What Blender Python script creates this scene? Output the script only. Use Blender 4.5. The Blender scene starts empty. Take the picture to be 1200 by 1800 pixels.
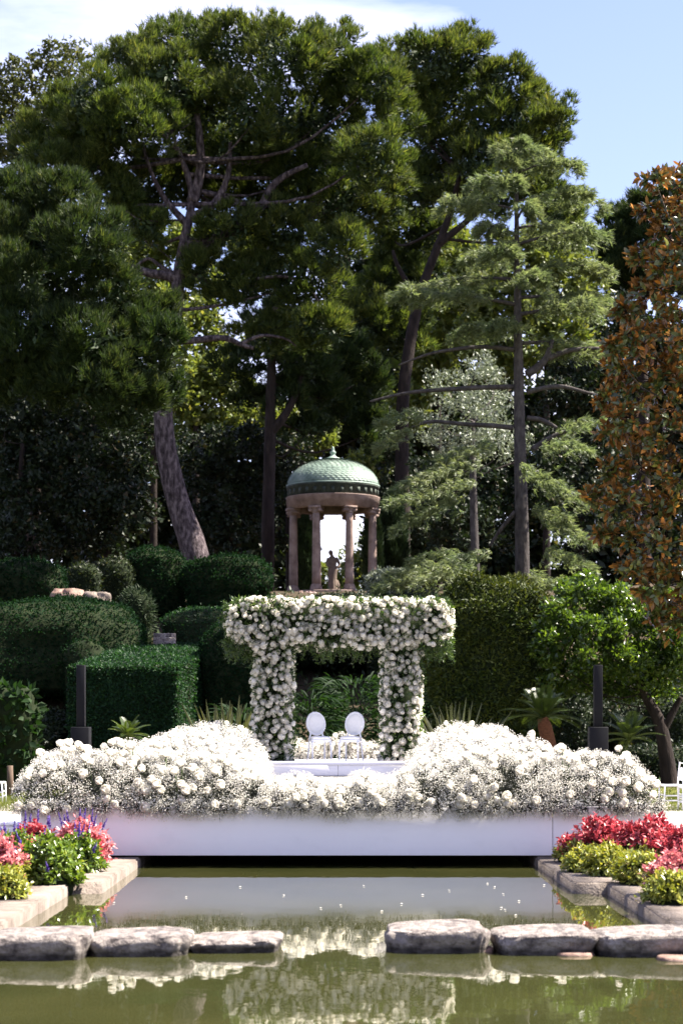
import bpy, bmesh, math, random
import numpy as np

rng = np.random.default_rng(11)
random.seed(11)
SC = bpy.context.scene
COL = SC.collection

# ------------------------------------------------------------------ camera, sky, sun, exposure
F, CX, YH, H = 3500.0, 594.0, 1275.0, 1.75      # focal length in photo pixels, vanishing point, eye height over the water
cam = bpy.data.cameras.new("camera")
cam.sensor_fit = 'VERTICAL'; cam.sensor_height = 36.0; cam.lens = F * 36.0 / 1800.0
cam.shift_x = (600 - CX) / 1800.0; cam.shift_y = (YH - 900) / 1800.0
cam.clip_start = 0.1; cam.clip_end = 2000
cam.dof.use_dof = True; cam.dof.focus_distance = 31.0; cam.dof.aperture_fstop = 2.8
co = bpy.data.objects.new("camera", cam); COL.objects.link(co)
co.location = (0, 0, H); co.rotation_euler = (math.radians(90), 0, 0)
SC.camera = co

SUN_EL, SUN_AZ = math.radians(54), math.radians(82)      # azimuth from +Y towards +X
w = bpy.data.worlds.new("World"); SC.world = w; w.use_nodes = True
nt = w.node_tree; nt.nodes.clear()
out = nt.nodes.new('ShaderNodeOutputWorld'); bg = nt.nodes.new('ShaderNodeBackground')
sky = nt.nodes.new('ShaderNodeTexSky'); sky.sky_type = 'NISHITA'; sky.sun_disc = False
sky.sun_elevation = SUN_EL; sky.sun_rotation = SUN_AZ
sky.air_density = 1.0; sky.dust_density = 0.7; sky.ozone_density = 1.0
tc = nt.nodes.new('ShaderNodeTexCoord'); mp = nt.nodes.new('ShaderNodeMapping')
mp.inputs['Scale'].default_value = (1.0, 1.0, 2.6); mp.inputs['Location'].default_value = (-1.84, -0.19, 2.05)
nz = nt.nodes.new('ShaderNodeTexNoise'); nz.inputs['Scale'].default_value = 3.2; nz.inputs['Detail'].default_value = 8; nz.inputs['Roughness'].default_value = 0.55
nz.inputs['Distortion'].default_value = 0.5
rp = nt.nodes.new('ShaderNodeValToRGB'); rp.color_ramp.elements[0].position = 0.48; rp.color_ramp.elements[1].position = 0.78; rp.color_ramp.elements[1].color = (.8, .8, .8, 1)
mx = nt.nodes.new('ShaderNodeMix'); mx.data_type = 'RGBA'
mx.inputs[7].default_value = (10.5, 11.3, 10.6, 1)
nt.links.new(tc.outputs['Generated'], mp.inputs[0]); nt.links.new(mp.outputs[0], nz.inputs['Vector'])
nt.links.new(nz.outputs['Fac'], rp.inputs[0]); nt.links.new(rp.outputs[0], mx.inputs[0])
nt.links.new(sky.outputs[0], mx.inputs[6]); 
wb = nt.nodes.new('ShaderNodeMix'); wb.data_type = 'RGBA'; wb.blend_type = 'MULTIPLY'; wb.inputs[0].default_value = 1
wb.inputs[7].default_value = (1.0, .865, 1.03, 1)                      # the photograph's white balance
nt.links.new(mx.outputs[2], wb.inputs[6]); nt.links.new(wb.outputs[2], bg.inputs[0]); nt.links.new(bg.outputs[0], out.inputs[0])
bg.inputs[1].default_value = 0.058

sl = bpy.data.lights.new("sun", 'SUN'); sl.energy = 5.0; sl.angle = math.radians(0.53); sl.color = (1.0, 0.925, 0.80)
so = bpy.data.objects.new("sun", sl); COL.objects.link(so)
so.rotation_euler = (math.radians(90) - SUN_EL, 0, -SUN_AZ + math.pi)
# light travels from the sun: point -Z of the lamp along -(sun direction)
from mathutils import Vector
sd = Vector((math.sin(SUN_AZ) * math.cos(SUN_EL), math.cos(SUN_AZ) * math.cos(SUN_EL), math.sin(SUN_EL)))
so.rotation_euler = sd.to_track_quat('Z', 'Y').to_euler()

SC.view_settings.view_transform = 'Standard'; SC.view_settings.look = 'None'
SC.view_settings.exposure = 2.3; SC.view_settings.gamma = 1.0; SC.view_settings.use_curve_mapping = False
SC.render.engine = 'CYCLES'
cy = SC.cycles
cy.use_denoising = True
cy.max_bounces = 5; cy.diffuse_bounces = 2; cy.glossy_bounces = 2; cy.transmission_bounces = 4; cy.transparent_max_bounces = 4
cy.sample_clamp_indirect = 6.0; cy.caustics_reflective = False; cy.caustics_refractive = False

# ------------------------------------------------------------------ helpers
def P(px, py, Y):
    return np.array([(px - CX) * Y / F, Y, H - (py - YH) * Y / F])

_gy = [-60, 48, 52, 56, 74, 80, 93, 112, 160, 700]
_gz = [.08, .08, .35, 1.1, 6.3, 7.2, 7.2, 5.2, 4.0, 3.0]
def gz(x, y):
    z = np.interp(y, _gy, _gz)
    k = np.clip((np.asarray(y) - 52) / 10, 0, 1)
    return z + k * (0.25 * np.sin(np.asarray(x) * .55 + 1.3) * np.cos(np.asarray(y) * .4) + .12 * np.sin(np.asarray(x) * 1.7 + np.asarray(y)))

def unit(v):
    v = np.asarray(v, float)
    return v / np.maximum(np.linalg.norm(v, axis=-1, keepdims=True), 1e-9)

def rand_unit(n):
    return unit(rng.normal(size=(n, 3)))

def mesh_np(name, chunks, mats, smooth=False):
    """chunks: list of (verts, faces, material index), faces an (n,3) or (n,4) array"""
    V, LI, LS, MI, off = [], [], [], [], 0
    for v, f, mi in chunks:
        v = np.asarray(v, float).reshape(-1, 3); f = np.asarray(f, int)
        if len(v) == 0 or len(f) == 0: continue
        V.append(v); LI.append((f + off).ravel()); LS.append(np.full(len(f), f.shape[1])); MI.append(np.full(len(f), mi)); off += len(v)
    V = np.concatenate(V); LI = np.concatenate(LI); LS = np.concatenate(LS); MI = np.concatenate(MI)
    me = bpy.data.meshes.new(name)
    me.vertices.add(len(V)); me.vertices.foreach_set('co', V.astype(np.float32).ravel())
    me.loops.add(len(LI)); me.loops.foreach_set('vertex_index', LI.astype(np.int32))
    me.polygons.add(len(LS))
    st = np.concatenate([[0], np.cumsum(LS)[:-1]]).astype(np.int32)
    me.polygons.foreach_set('loop_start', st)
    me.polygons.foreach_set('material_index', MI.astype(np.int32))
    if smooth: me.polygons.foreach_set('use_smooth', np.ones(len(LS), bool))
    for m in (mats if isinstance(mats, (list, tuple)) else [mats]): me.materials.append(m)
    me.update(calc_edges=True); me.validate()
    return me

def link(name, me, parent=None, loc=None, rot=None, scale=None):
    o = bpy.data.objects.new(name, me); COL.objects.link(o)
    if parent is not None: o.parent = parent
    if loc is not None: o.location = loc
    if rot is not None: o.rotation_euler = rot
    if scale is not None: o.scale = scale
    return o

def tag(o, label=None, cat=None, group=None, kind=None):
    if label: o['label'] = label
    if cat: o['category'] = cat
    if group: o['group'] = group
    if kind: o['kind'] = kind
    return o

def thing(name, label, cat, loc=(0, 0, 0), rz=0, group=None):
    o = bpy.data.objects.new(name, None); COL.objects.link(o)
    o.location = loc; o.rotation_euler = (0, 0, rz); o.empty_display_size = .2
    return tag(o, label, cat, group)

def part(name, chunks, mats, parent, smooth=False, world=True):
    """a mesh under its thing; chunk vertices are in world space unless world is False"""
    if world and parent is not None:
        b = np.array(parent.location)
        chunks = [(np.asarray(v, float).reshape(-1, 3) - b, f, m) for v, f, m in chunks]
    return link(name, mesh_np(name, chunks, mats, smooth), parent)

def solo(name, chunks, mats, label, cat, loc, group=None, smooth=False, kind=None):
    b = np.array(loc, float)
    chunks = [(np.asarray(v, float).reshape(-1, 3) - b, f, m) for v, f, m in chunks]
    o = link(name, mesh_np(name, chunks, mats, smooth), None, loc)
    return tag(o, label, cat, group, kind)

def copy_tree(o, parent=None):
    c = o.copy(); COL.objects.link(c); c.parent = parent
    for ch in o.children: copy_tree(ch, c)
    return c

# --- shapes (all return verts, faces)
def box(x0, x1, y0, y1, z0, z1):
    v = [(x0, y0, z0), (x1, y0, z0), (x1, y1, z0), (x0, y1, z0), (x0, y0, z1), (x1, y0, z1), (x1, y1, z1), (x0, y1, z1)]
    f = [(0, 3, 2, 1), (4, 5, 6, 7), (0, 1, 5, 4), (1, 2, 6, 5), (2, 3, 7, 6), (3, 0, 4, 7)]
    return np.array(v, float), np.array(f)

def bevel_box(x0, x1, y0, y1, z0, z1, b=.01, seg=2):
    bm = bmesh.new(); v, f = box(x0, x1, y0, y1, z0, z1)
    vs = [bm.verts.new(p) for p in v]
    for q in f: bm.faces.new([vs[i] for i in q])
    bmesh.ops.bevel(bm, geom=bm.edges[:], offset=b, segments=seg, affect='EDGES', profile=.5)
    bmesh.ops.triangulate(bm, faces=bm.faces[:])
    bm.verts.ensure_lookup_table()
    for i, q in enumerate(bm.verts): q.index = i
    V = np.array([q.co[:] for q in bm.verts]); T = np.array([[q.index for q in fc.verts] for fc in bm.faces]); bm.free()
    return V, T

def tube(path, rad, seg=10, cap=True, sq=None):
    path = np.asarray(path, float); n = len(path)
    rad = np.broadcast_to(np.asarray(rad, float), (n,)) if np.ndim(rad) < 2 else np.asarray(rad)
    t = unit(np.gradient(path, axis=0))
    ref = np.array([0.0, 0, 1]) if abs(t[0][2]) < .9 else np.array([0, 1.0, 0])
    a = unit(np.cross(t[0], ref)); A = [a]
    for i in range(1, n):
        a = unit(a - t[i] * np.dot(a, t[i])); A.append(a)
    A = np.array(A); B = np.cross(t, A)
    th = np.linspace(0, 2 * np.pi, seg, endpoint=False)
    r = rad if rad.ndim == 1 else None
    if r is not None:
        V = path[:, None] + r[:, None, None] * (A[:, None] * np.cos(th)[None, :, None] + B[:, None] * np.sin(th)[None, :, None])
    else:
        V = path[:, None] + rad[:, 0, None, None] * A[:, None] * np.cos(th)[None, :, None] + rad[:, 1, None, None] * B[:, None] * np.sin(th)[None, :, None]
    V = V.reshape(-1, 3); f = []
    i = np.arange(n - 1)[:, None] * seg; j = np.arange(seg)[None]; k = (j + 1) % seg
    q = np.stack([i + j, i + k, i + seg + k, i + seg + j], -1).reshape(-1, 4)
    tri = np.concatenate([q[:, [0, 1, 2]], q[:, [0, 2, 3]]])
    if cap:
        V = np.concatenate([V, path[:1], path[-1:]]); c0, c1 = n * seg, n * seg + 1
        jj = np.arange(seg); kk = (jj + 1) % seg
        tri = np.concatenate([tri, np.stack([np.full(seg, c0), kk, jj], 1), np.stack([np.full(seg, c1), (n - 1) * seg + jj, (n - 1) * seg + kk], 1)])
    return V, tri

def lathe(prof, seg=32, cx=0, cy=0):
    prof = np.asarray(prof, float); n = len(prof)
    th = np.linspace(0, 2 * np.pi, seg, endpoint=False)
    V = np.stack([cx + prof[:, 0, None] * np.cos(th), cy + prof[:, 0, None] * np.sin(th), np.repeat(prof[:, 1, None], seg, 1)], -1).reshape(-1, 3)
    i = np.arange(n - 1)[:, None] * seg; j = np.arange(seg)[None]; k = (j + 1) % seg
    q = np.stack([i + j, i + k, i + seg + k, i + seg + j], -1).reshape(-1, 4)
    return V, q

def smooth_path(pts, n=24):
    pts = np.asarray(pts, float); m = len(pts)
    d = np.concatenate([[0], np.cumsum(np.linalg.norm(np.diff(pts, axis=0), axis=1))])
    if d[-1] == 0: return np.repeat(pts[:1], n, 0)
    tt = np.linspace(0, d[-1], n); idx = np.clip(np.searchsorted(d, tt, side='right') - 1, 0, m - 2)
    p0 = pts[np.clip(idx - 1, 0, m - 1)]; p1 = pts[idx]; p2 = pts[idx + 1]; p3 = pts[np.clip(idx + 2, 0, m - 1)]
    u = ((tt - d[idx]) / np.maximum(d[idx + 1] - d[idx], 1e-9))[:, None]
    return .5 * ((2 * p1) + (-p0 + p2) * u + (2 * p0 - 5 * p1 + 4 * p2 - p3) * u ** 2 + (-p0 + 3 * p1 - 3 * p2 + p3) * u ** 3)

_ico = {}
def ico(sub):
    if sub not in _ico:
        bm = bmesh.new(); bmesh.ops.create_icosphere(bm, subdivisions=sub, radius=1)
        bm.verts.ensure_lookup_table()
        for i, q in enumerate(bm.verts): q.index = i
        _ico[sub] = (np.array([q.co[:] for q in bm.verts]), np.array([[q.index for q in fc.verts] for fc in bm.faces])); bm.free()
    return _ico[sub]

def lump(p, amp, freq, seed=0):
    """smooth pseudo-noise of points"""
    r = np.random.default_rng(abs(int(seed))); s = np.zeros(len(p))
    for k in range(6):
        d = r.normal(size=3) * freq * (1 + .5 * k); s += np.sin(p @ d + r.uniform(0, 6.28)) / (1 + .5 * k)
    return amp * s / 2.5

def sample_tris(V, T, n):
    a, b, c = V[T[:, 0]], V[T[:, 1]], V[T[:, 2]]
    nr = np.cross(b - a, c - a); ar = np.linalg.norm(nr, axis=1); nr = nr / np.maximum(ar[:, None], 1e-12)
    i = rng.choice(len(T), n, p=ar / ar.sum())
    u = rng.random((n, 2)); m = u.sum(1) > 1; u[m] = 1 - u[m]
    return a[i] + u[:, :1] * (b[i] - a[i]) + u[:, 1:] * (c[i] - a[i]), nr[i]

def leaves(pos, ax, nrm, L, W, fold=.15):
    """two-triangle pointed leaves"""
    n = len(pos); L = np.broadcast_to(L, (n,))[:, None]; W = np.broadcast_to(W, (n,))[:, None]
    ax = unit(ax); sd_ = unit(np.cross(ax, nrm)); up = np.cross(sd_, ax)
    v = np.stack([pos, pos + ax * L * .48 + sd_ * W * .5 + up * W * fold, pos + ax * L, pos + ax * L * .48 - sd_ * W * .5 + up * W * fold], 1).reshape(-1, 3)
    b = np.arange(n)[:, None] * 4
    return v, np.concatenate([b + [[0, 1, 2]], b + [[0, 2, 3]]])

def blades(pos, ax, L, W):
    """one thin triangle each"""
    n = len(pos); L = np.broadcast_to(L, (n,))[:, None]; W = np.broadcast_to(W, (n,))[:, None]
    ax = unit(ax); s = unit(np.cross(ax, rand_unit(n)))
    v = np.stack([pos + s * W * .5, pos - s * W * .5, pos + ax * L], 1).reshape(-1, 3)
    return v, np.arange(n * 3).reshape(-1, 3)

def tufts(c, d, nb, L, W, spread=.6):
    c = np.repeat(c, nb, 0); d = np.repeat(d, nb, 0); n = len(c)
    ax = unit(d + spread * rand_unit(n))
    return blades(c + rng.normal(size=(n, 3)) * L * .12, ax, L * rng.uniform(.7, 1.25, n), W * rng.uniform(.8, 1.3, n))

# ------------------------------------------------------------------ materials
def mat(name):
    m = bpy.data.materials.new(name); m.use_nodes = True
    n = m.node_tree.nodes; l = m.node_tree.links
    return m, n, l, n['Principled BSDF']

def add_noise(n, l, scale, detail=5, rough=.6, coord='Object', stretch=None):
    t = n.new('ShaderNodeTexCoord'); z = n.new('ShaderNodeTexNoise')
    z.inputs['Scale'].default_value = scale; z.inputs['Detail'].default_value = detail; z.inputs['Roughness'].default_value = rough
    if stretch:
        q = n.new('ShaderNodeMapping'); q.inputs['Scale'].default_value = stretch
        l.new(t.outputs[coord], q.inputs[0]); l.new(q.outputs[0], z.inputs['Vector'])
    else: l.new(t.outputs[coord], z.inputs['Vector'])
    return z

def ramp(n, l, src, stops):
    r = n.new('ShaderNodeValToRGB'); e = r.color_ramp.elements
    while len(e) < len(stops): e.new(.5)
    for k, (p, c) in enumerate(stops): e[k].position = p; e[k].color = (*c, 1)
    l.new(src, r.inputs[0]); return r

def surf(name, stops, scale=4, rough=.8, bump=.3, bscale=None, dist=.02, spec=.3, stretch=None, coord='Object', detail=6):
    m, n, l, b = mat(name)
    z = add_noise(n, l, scale, detail, .62, coord, stretch); r = ramp(n, l, z.outputs['Fac'], stops)
    l.new(r.outputs[0], b.inputs['Base Color']); b.inputs['Roughness'].default_value = rough; b.inputs['Specular IOR Level'].default_value = spec
    if bump:
        z2 = add_noise(n, l, bscale or scale * 5, 6, .65, coord, stretch); u = n.new('ShaderNodeBump')
        u.inputs['Strength'].default_value = bump; u.inputs['Distance'].default_value = dist
        l.new(z2.outputs['Fac'], u.inputs['Height']); l.new(u.outputs[0], b.inputs['Normal'])
    return m

def leafmat(name, c0, c1, c2=None, trans=.3, rough=.5, spec=.35, tcol=None, patch=None):
    """per-leaf colour from c0 to c1 (c2 rare); part of the light passes through the blade"""
    m, n, l, b = mat(name)
    g = n.new('ShaderNodeNewGeometry')
    st = [(0, c0), (.8, c1)] + ([(.93, c1), (1, c2)] if c2 else [])
    r = ramp(n, l, g.outputs['Random Per Island'], st); colr = r.outputs[0]
    if patch:
        z = add_noise(n, l, patch[0], 3, .5); q = ramp(n, l, z.outputs['Fac'], [(.35, (1, 1, 1)), (.65, patch[1])])
        mu = n.new('ShaderNodeMix'); mu.data_type = 'RGBA'; mu.blend_type = 'MULTIPLY'; mu.inputs[0].default_value = 1
        l.new(colr, mu.inputs[6]); l.new(q.outputs[0], mu.inputs[7]); colr = mu.outputs[2]
    l.new(colr, b.inputs['Base Color']); b.inputs['Roughness'].default_value = rough; b.inputs['Specular IOR Level'].default_value = spec
    t = n.new('ShaderNodeBsdfTranslucent'); x = n.new('ShaderNodeMixShader'); x.inputs[0].default_value = trans
    if tcol:
        mu = n.new('ShaderNodeMix'); mu.data_type = 'RGBA'; mu.blend_type = 'MULTIPLY'; mu.inputs[0].default_value = 1
        l.new(colr, mu.inputs[6]); mu.inputs[7].default_value = (*tcol, 1); l.new(mu.outputs[2], t.inputs[0])
    else: l.new(colr, t.inputs[0])
    l.new(b.outputs[0], x.inputs[1]); l.new(t.outputs[0], x.inputs[2]); l.new(x.outputs[0], n['Material Output'].inputs[0])
    return m

def plain(name, c, rough=.5, spec=.4, var=.06, scale=6, metallic=0):
    lo = tuple(max(0, x * (1 - var)) for x in c); hi = tuple(min(1, x * (1 + var)) for x in c)
    m = surf(name, [(.3, lo), (.7, hi)], scale, rough, .08, scale * 8, .004, spec)
    m.node_tree.nodes['Principled BSDF'].inputs['Metallic'].default_value = metallic
    return m

M = {}
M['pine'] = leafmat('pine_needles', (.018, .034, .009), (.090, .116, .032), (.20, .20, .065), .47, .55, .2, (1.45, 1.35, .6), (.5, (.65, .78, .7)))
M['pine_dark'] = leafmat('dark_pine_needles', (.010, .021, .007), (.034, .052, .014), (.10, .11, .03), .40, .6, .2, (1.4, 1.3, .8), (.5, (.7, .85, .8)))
M['cedar'] = leafmat('cedar_needles', (.070, .100, .042), (.190, .215, .105), None, .48, .5, .35, (1.2, 1.2, .8), (.7, (.8, .9, .9)))
M['oak'] = leafmat('evergreen_oak_leaves', (.008, .015, .006), (.021, .031, .010), (.08, .07, .026), .25, .5, .22, (1.5, 1.5, .7))
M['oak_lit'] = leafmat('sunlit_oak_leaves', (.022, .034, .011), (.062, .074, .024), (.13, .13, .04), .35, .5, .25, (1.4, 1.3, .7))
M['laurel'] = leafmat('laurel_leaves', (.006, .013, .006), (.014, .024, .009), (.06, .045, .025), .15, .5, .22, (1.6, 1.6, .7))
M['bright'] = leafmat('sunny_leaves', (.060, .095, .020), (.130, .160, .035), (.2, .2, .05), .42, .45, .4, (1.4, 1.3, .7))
M['olive'] = leafmat('olive_leaves', (.095, .120, .085), (.200, .225, .165), None, .22, .4, .5, (1.1, 1.15, .8))
M['citrus'] = leafmat('citrus_leaves', (.022, .048, .010), (.066, .112, .020), (.18, .24, .035), .42, .3, .5, (1.8, 1.7, .6))
M['cypress'] = leafmat('cypress_sprays', (.012, .026, .010), (.026, .045, .014), None, .12, .6, .25)
M['thuja'] = leafmat('thuja_sprays', (.022, .038, .007), (.066, .080, .012), (.12, .12, .018), .25, .6, .25, (1.3, 1.2, .7), (.8, (.6, .75, .7)))
M['box'] = leafmat('box_leaves', (.004, .014, .006), (.010, .028, .011), (.022, .052, .018), .25, .8, .04, (1.4, 1.5, .6), (.9, (.55, .62, .6)))
M['hedgel'] = leafmat('clipped_hedge_leaves', (.008, .026, .012), (.019, .056, .020), (.05, .12, .03), .3, .55, .15, (1.4, 1.5, .6), (1.1, (.6, .65, .6)))
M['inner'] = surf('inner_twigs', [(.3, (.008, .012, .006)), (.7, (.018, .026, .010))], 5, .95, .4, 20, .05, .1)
M['fern'] = leafmat('fern_leaves', (.007, .019, .007), (.018, .040, .012), None, .3, .65, .12, (1.3, 1.4, .6))
M['cycad'] = leafmat('cycad_leaflets', (.022, .042, .012), (.055, .085, .020), None, .3, .4, .45, (1.5, 1.4, .5))
M['phormium'] = leafmat('flax_blades', (.035, .052, .018), (.085, .095, .034), (.24, .12, .04), .35, .35, .5, (1.5, 1.3, .6))
M['grass'] = leafmat('grass_blades', (.060, .090, .018), (.120, .140, .030), (.2, .18, .07), .35, .6, .2, (1.3, 1.2, .7))
M['ground_leaf'] = leafmat('undergrowth_leaves', (.014, .030, .010), (.034, .055, .016), (.06, .05, .02), .2, .5, .3)
M['mag'] = None
M['bark'] = surf('pine_bark', [(.36, (.022, .017, .018)), (.5, (.070, .055, .060)), (.64, (.165, .135, .14))], 9, .95, 1.0, 14, .12, .15, (1, 1, .35))
M['bark_dark'] = surf('dark_bark', [(.3, (.009, .007, .007)), (.7, (.034, .025, .022))], 6, .95, .9, 14, .05, .15, (1, 1, .3))
M['bark_grey'] = surf('cedar_bark', [(.3, (.022, .019, .020)), (.7, (.085, .075, .072))], 9, .95, .9, 18, .03, .15, (1, 1, .4))
M['white'] = plain('white_paint', (.80, .80, .81), .45, .4, .02, 3)
M['panel'] = surf('white_stage_panel', [(.35, (.83, .81, .87)), (.7, (.86, .84, .90))], 1.4, .6, .05, 60, .002, .3)
M['panel'] = surf('white_stage_panel', [(.30, (.80, .78, .84)), (.45, (.84, .82, .88)), (.75, (.86, .84, .90))], 2.2, .55, .25, 3.5, .012, .35, (1, 1, 1.6))  # lavender tint puts the blue of sky-lit shade into the white
M['deck'] = surf('low_bounce_deck', [(.3, (.10, .10, .105)), (.7, (.15, .15, .155))], 5, .95, .2, 60, .004, .1)  # unseen deck darkened so less sunlight bounces onto the white panels
M['fabric'] = plain('white_seat_fabric', (.80, .79, .77), .85, .2, .04, 30)
M['black'] = plain('black_speaker_cabinet', (.007, .007, .009), .65, .12, .15, 14)
M['grille'] = plain('black_speaker_grille', (.006, .006, .007), .7, .1, .3, 120)
M['stone'] = surf('pale_kerb_stone', [(.28, (.085, .068, .057)), (.5, (.155, .127, .11)), (.72, (.21, .178, .158))], 4, .9, .8, 22, .03, .2, coord='Object')
M['rock'] = surf('weathered_stone', [(.32, (.055, .047, .048)), (.44, (.19, .165, .155)), (.54, (.30, .265, .245)), (.70, (.42, .375, .345))], 9, .92, 1.0, 22, .08, .2)
nn_ = M['rock'].node_tree.nodes; ll_ = M['rock'].node_tree.links; bb_ = nn_['Principled BSDF']
t = nn_.new('ShaderNodeTexCoord'); q_ = nn_.new('ShaderNodeSeparateXYZ'); ll_.new(t.outputs['Object'], q_.inputs[0])
zz_ = nn_.new('ShaderNodeTexNoise'); zz_.inputs['Scale'].default_value = 7; ll_.new(t.outputs['Object'], zz_.inputs['Vector'])
ad_ = nn_.new('ShaderNodeMath'); ad_.operation = 'MULTIPLY_ADD'; ad_.inputs[1].default_value = -.06; ll_.new(zz_.outputs['Fac'], ad_.inputs[0]); ll_.new(q_.outputs['Z'], ad_.inputs[2])
wr_ = nn_.new('ShaderNodeMapRange'); wr_.inputs[1].default_value = .0; wr_.inputs[2].default_value = .035; wr_.inputs[3].default_value = .3; wr_.inputs[4].default_value = 1; ll_.new(ad_.outputs[0], wr_.inputs[0])
wm_ = nn_.new('ShaderNodeMix'); wm_.data_type = 'RGBA'; wm_.blend_type = 'MULTIPLY'; wm_.inputs[0].default_value = 1
cl_ = bb_.inputs['Base Color'].links[0].from_socket; ll_.new(cl_, wm_.inputs[6]); ll_.new(wr_.outputs[0], wm_.inputs[7]); ll_.new(wm_.outputs[2], bb_.inputs['Base Color'])
M['redrock'] = surf('reddish_rock', [(.3, (.11, .062, .048)), (.7, (.27, .18, .145))], 7, .75, .6, 18, .03, .35)
M['temple'] = surf('temple_stone', [(.3, (.11, .078, .066)), (.5, (.21, .155, .135)), (.7, (.29, .225, .20))], 2.2, .9, .5, 18, .03, .2)
M['statue'] = surf('statue_stone', [(.25, (.075, .055, .045)), (.7, (.17, .13, .105))], 5, .9, .5, 25, .01, .2)
M['copper'] = surf('green_copper', [(.3, (.10, .145, .12)), (.5, (.17, .235, .195)), (.7, (.27, .33, .28))], 2.5, .6, .3, 12, .01, .4)
M['copper_dark'] = surf('stained_green_frieze', [(.3, (.012, .018, .015)), (.5, (.030, .040, .032)), (.7, (.07, .08, .06))], 3.5, .75, .4, 14, .02, .3)
M['soil'] = surf('dark_soil', [(.3, (.030, .021, .014)), (.7, (.085, .062, .042))], 8, .95, .8, 30, .04, .1)
M['gravel'] = surf('pale_gravel', [(.3, (.14, .125, .11)), (.5, (.24, .22, .195)), (.7, (.34, .315, .285))], 26, .95, .8, 60, .02, .15)
M['stem'] = plain('flower_stems', (.055, .085, .030), .7, .2, .25, 20)
M['sprig'] = leafmat('baby_breath_stems', (.026, .030, .022), (.065, .068, .052), None, .15, .8, .1)  # kept dark so gaps low in the flower banks look shaded
M['rose'] = leafmat('white_rose_petals', (.80, .765, .69), (.88, .86, .80), None, .48, .55, .25, (1.0, .985, .93))
M['gyp'] = leafmat('baby_breath_flowers', (.62, .60, .54), (.82, .79, .72), None, .30, .8, .1)
M['green'] = leafmat('arch_greenery', (.020, .042, .012), (.055, .095, .022), (.14, .20, .04), .35, .35, .5, (1.6, 1.6, .6))
M['coleus_red'] = leafmat('red_coleus_leaves', (.16, .012, .022), (.50, .085, .10), (.74, .50, .47), .22, .4, .35, (1.2, .8, .9))
M['coleus_pink'] = leafmat('pink_coleus_leaves', (.45, .10, .12), (.62, .24, .24), (.75, .55, .45), .25, .35, .4)
M['lime'] = leafmat('lime_leaves', (.11, .145, .018), (.30, .31, .06), (.50, .40, .16), .3, .35, .45, (1.3, 1.2, .5))
M['midgreen'] = leafmat('salvia_leaves', (.060, .110, .016), (.140, .200, .030), (.26, .28, .06), .32, .3, .5, (1.3, 1.3, .5))
M['purple'] = leafmat('salvia_spikes', (.060, .035, .22), (.14, .085, .36), None, .2, .6, .2)
M['terracotta'] = surf('terracotta', [(.3, (.20, .075, .045)), (.7, (.34, .15, .09))], 6, .85, .3, 30, .01, .2)
M['log'] = surf('post_wood', [(.3, (.055, .038, .030)), (.7, (.15, .105, .08))], 6, .9, .8, 20, .02, .15, (1, 1, .2))
M['hydr'] = leafmat('hydrangea_petals', (.52, .30, .32), (.70, .58, .50), None, .3, .6, .2)

# magnolia: green above, rusty brown below
m, n, l, b = mat('magnolia_leaves')
g = n.new('ShaderNodeNewGeometry')
top = ramp(n, l, g.outputs['Random Per Island'], [(0, (.026, .046, .014)), (.7, (.060, .084, .022)), (1, (.18, .19, .04))])
und = ramp(n, l, g.outputs['Random Per Island'], [(0, (.085, .040, .013)), (.6, (.20, .088, .024)), (.9, (.29, .14, .036)), (1, (.52, .19, .028))])
mx_ = n.new('ShaderNodeMix'); mx_.data_type = 'RGBA'
l.new(g.outputs['Backfacing'], mx_.inputs[0]); l.new(top.outputs[0], mx_.inputs[6]); l.new(und.outputs[0], mx_.inputs[7])
l.new(mx_.outputs[2], b.inputs['Base Color']); b.inputs['Roughness'].default_value = .28; b.inputs['Specular IOR Level'].default_value = .5
t = n.new('ShaderNodeBsdfTranslucent'); x = n.new('ShaderNodeMixShader'); x.inputs[0].default_value = .2
l.new(und.outputs[0], t.inputs[0]); l.new(b.outputs[0], x.inputs[1]); l.new(t.outputs[0], x.inputs[2]); l.new(x.outputs[0], n['Material Output'].inputs[0])
M['mag'] = m

# water: murky olive, mirror-like at a low angle
m, n, l, b = mat('pond_water')
b.inputs['Roughness'].default_value = .018; b.inputs['IOR'].default_value = 1.45; b.inputs['Specular IOR Level'].default_value = .5
z = add_noise(n, l, .8, 3, .5); r = ramp(n, l, z.outputs['Fac'], [(.3, (.026, .029, .010)), (.7, (.038, .039, .014))]); l.new(r.outputs[0], b.inputs['Base Color'])
z2 = add_noise(n, l, 2.6, 3, .55, 'Object', (1, .55, 1)); u = n.new('ShaderNodeBump'); u.inputs['Strength'].default_value = .028; u.inputs['Distance'].default_value = .05
l.new(z2.outputs['Fac'], u.inputs['Height']); l.new(u.outputs[0], b.inputs['Normal'])
M['water'] = m

# ground: grass in the flat, needle litter and earth on the bank
m, n, l, b = mat('garden_ground')
z = add_noise(n, l, 3, 8, .7); ga = ramp(n, l, z.outputs['Fac'], [(.3, (.070, .085, .022)), (.7, (.150, .150, .045))])
z = add_noise(n, l, 1.7, 8, .7); ea = ramp(n, l, z.outputs['Fac'], [(.3, (.022, .018, .012)), (.7, (.075, .055, .036))])
t = n.new('ShaderNodeTexCoord'); s = n.new('ShaderNodeSeparateXYZ'); l.new(t.outputs['Object'], s.inputs[0])
mr = n.new('ShaderNodeMapRange'); mr.inputs[1].default_value = 49; mr.inputs[2].default_value = 51; l.new(s.outputs['Y'], mr.inputs[0])
mx_ = n.new('ShaderNodeMix'); mx_.data_type = 'RGBA'; l.new(mr.outputs[0], mx_.inputs[0]); l.new(ga.outputs[0], mx_.inputs[6]); l.new(ea.outputs[0], mx_.inputs[7])
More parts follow.
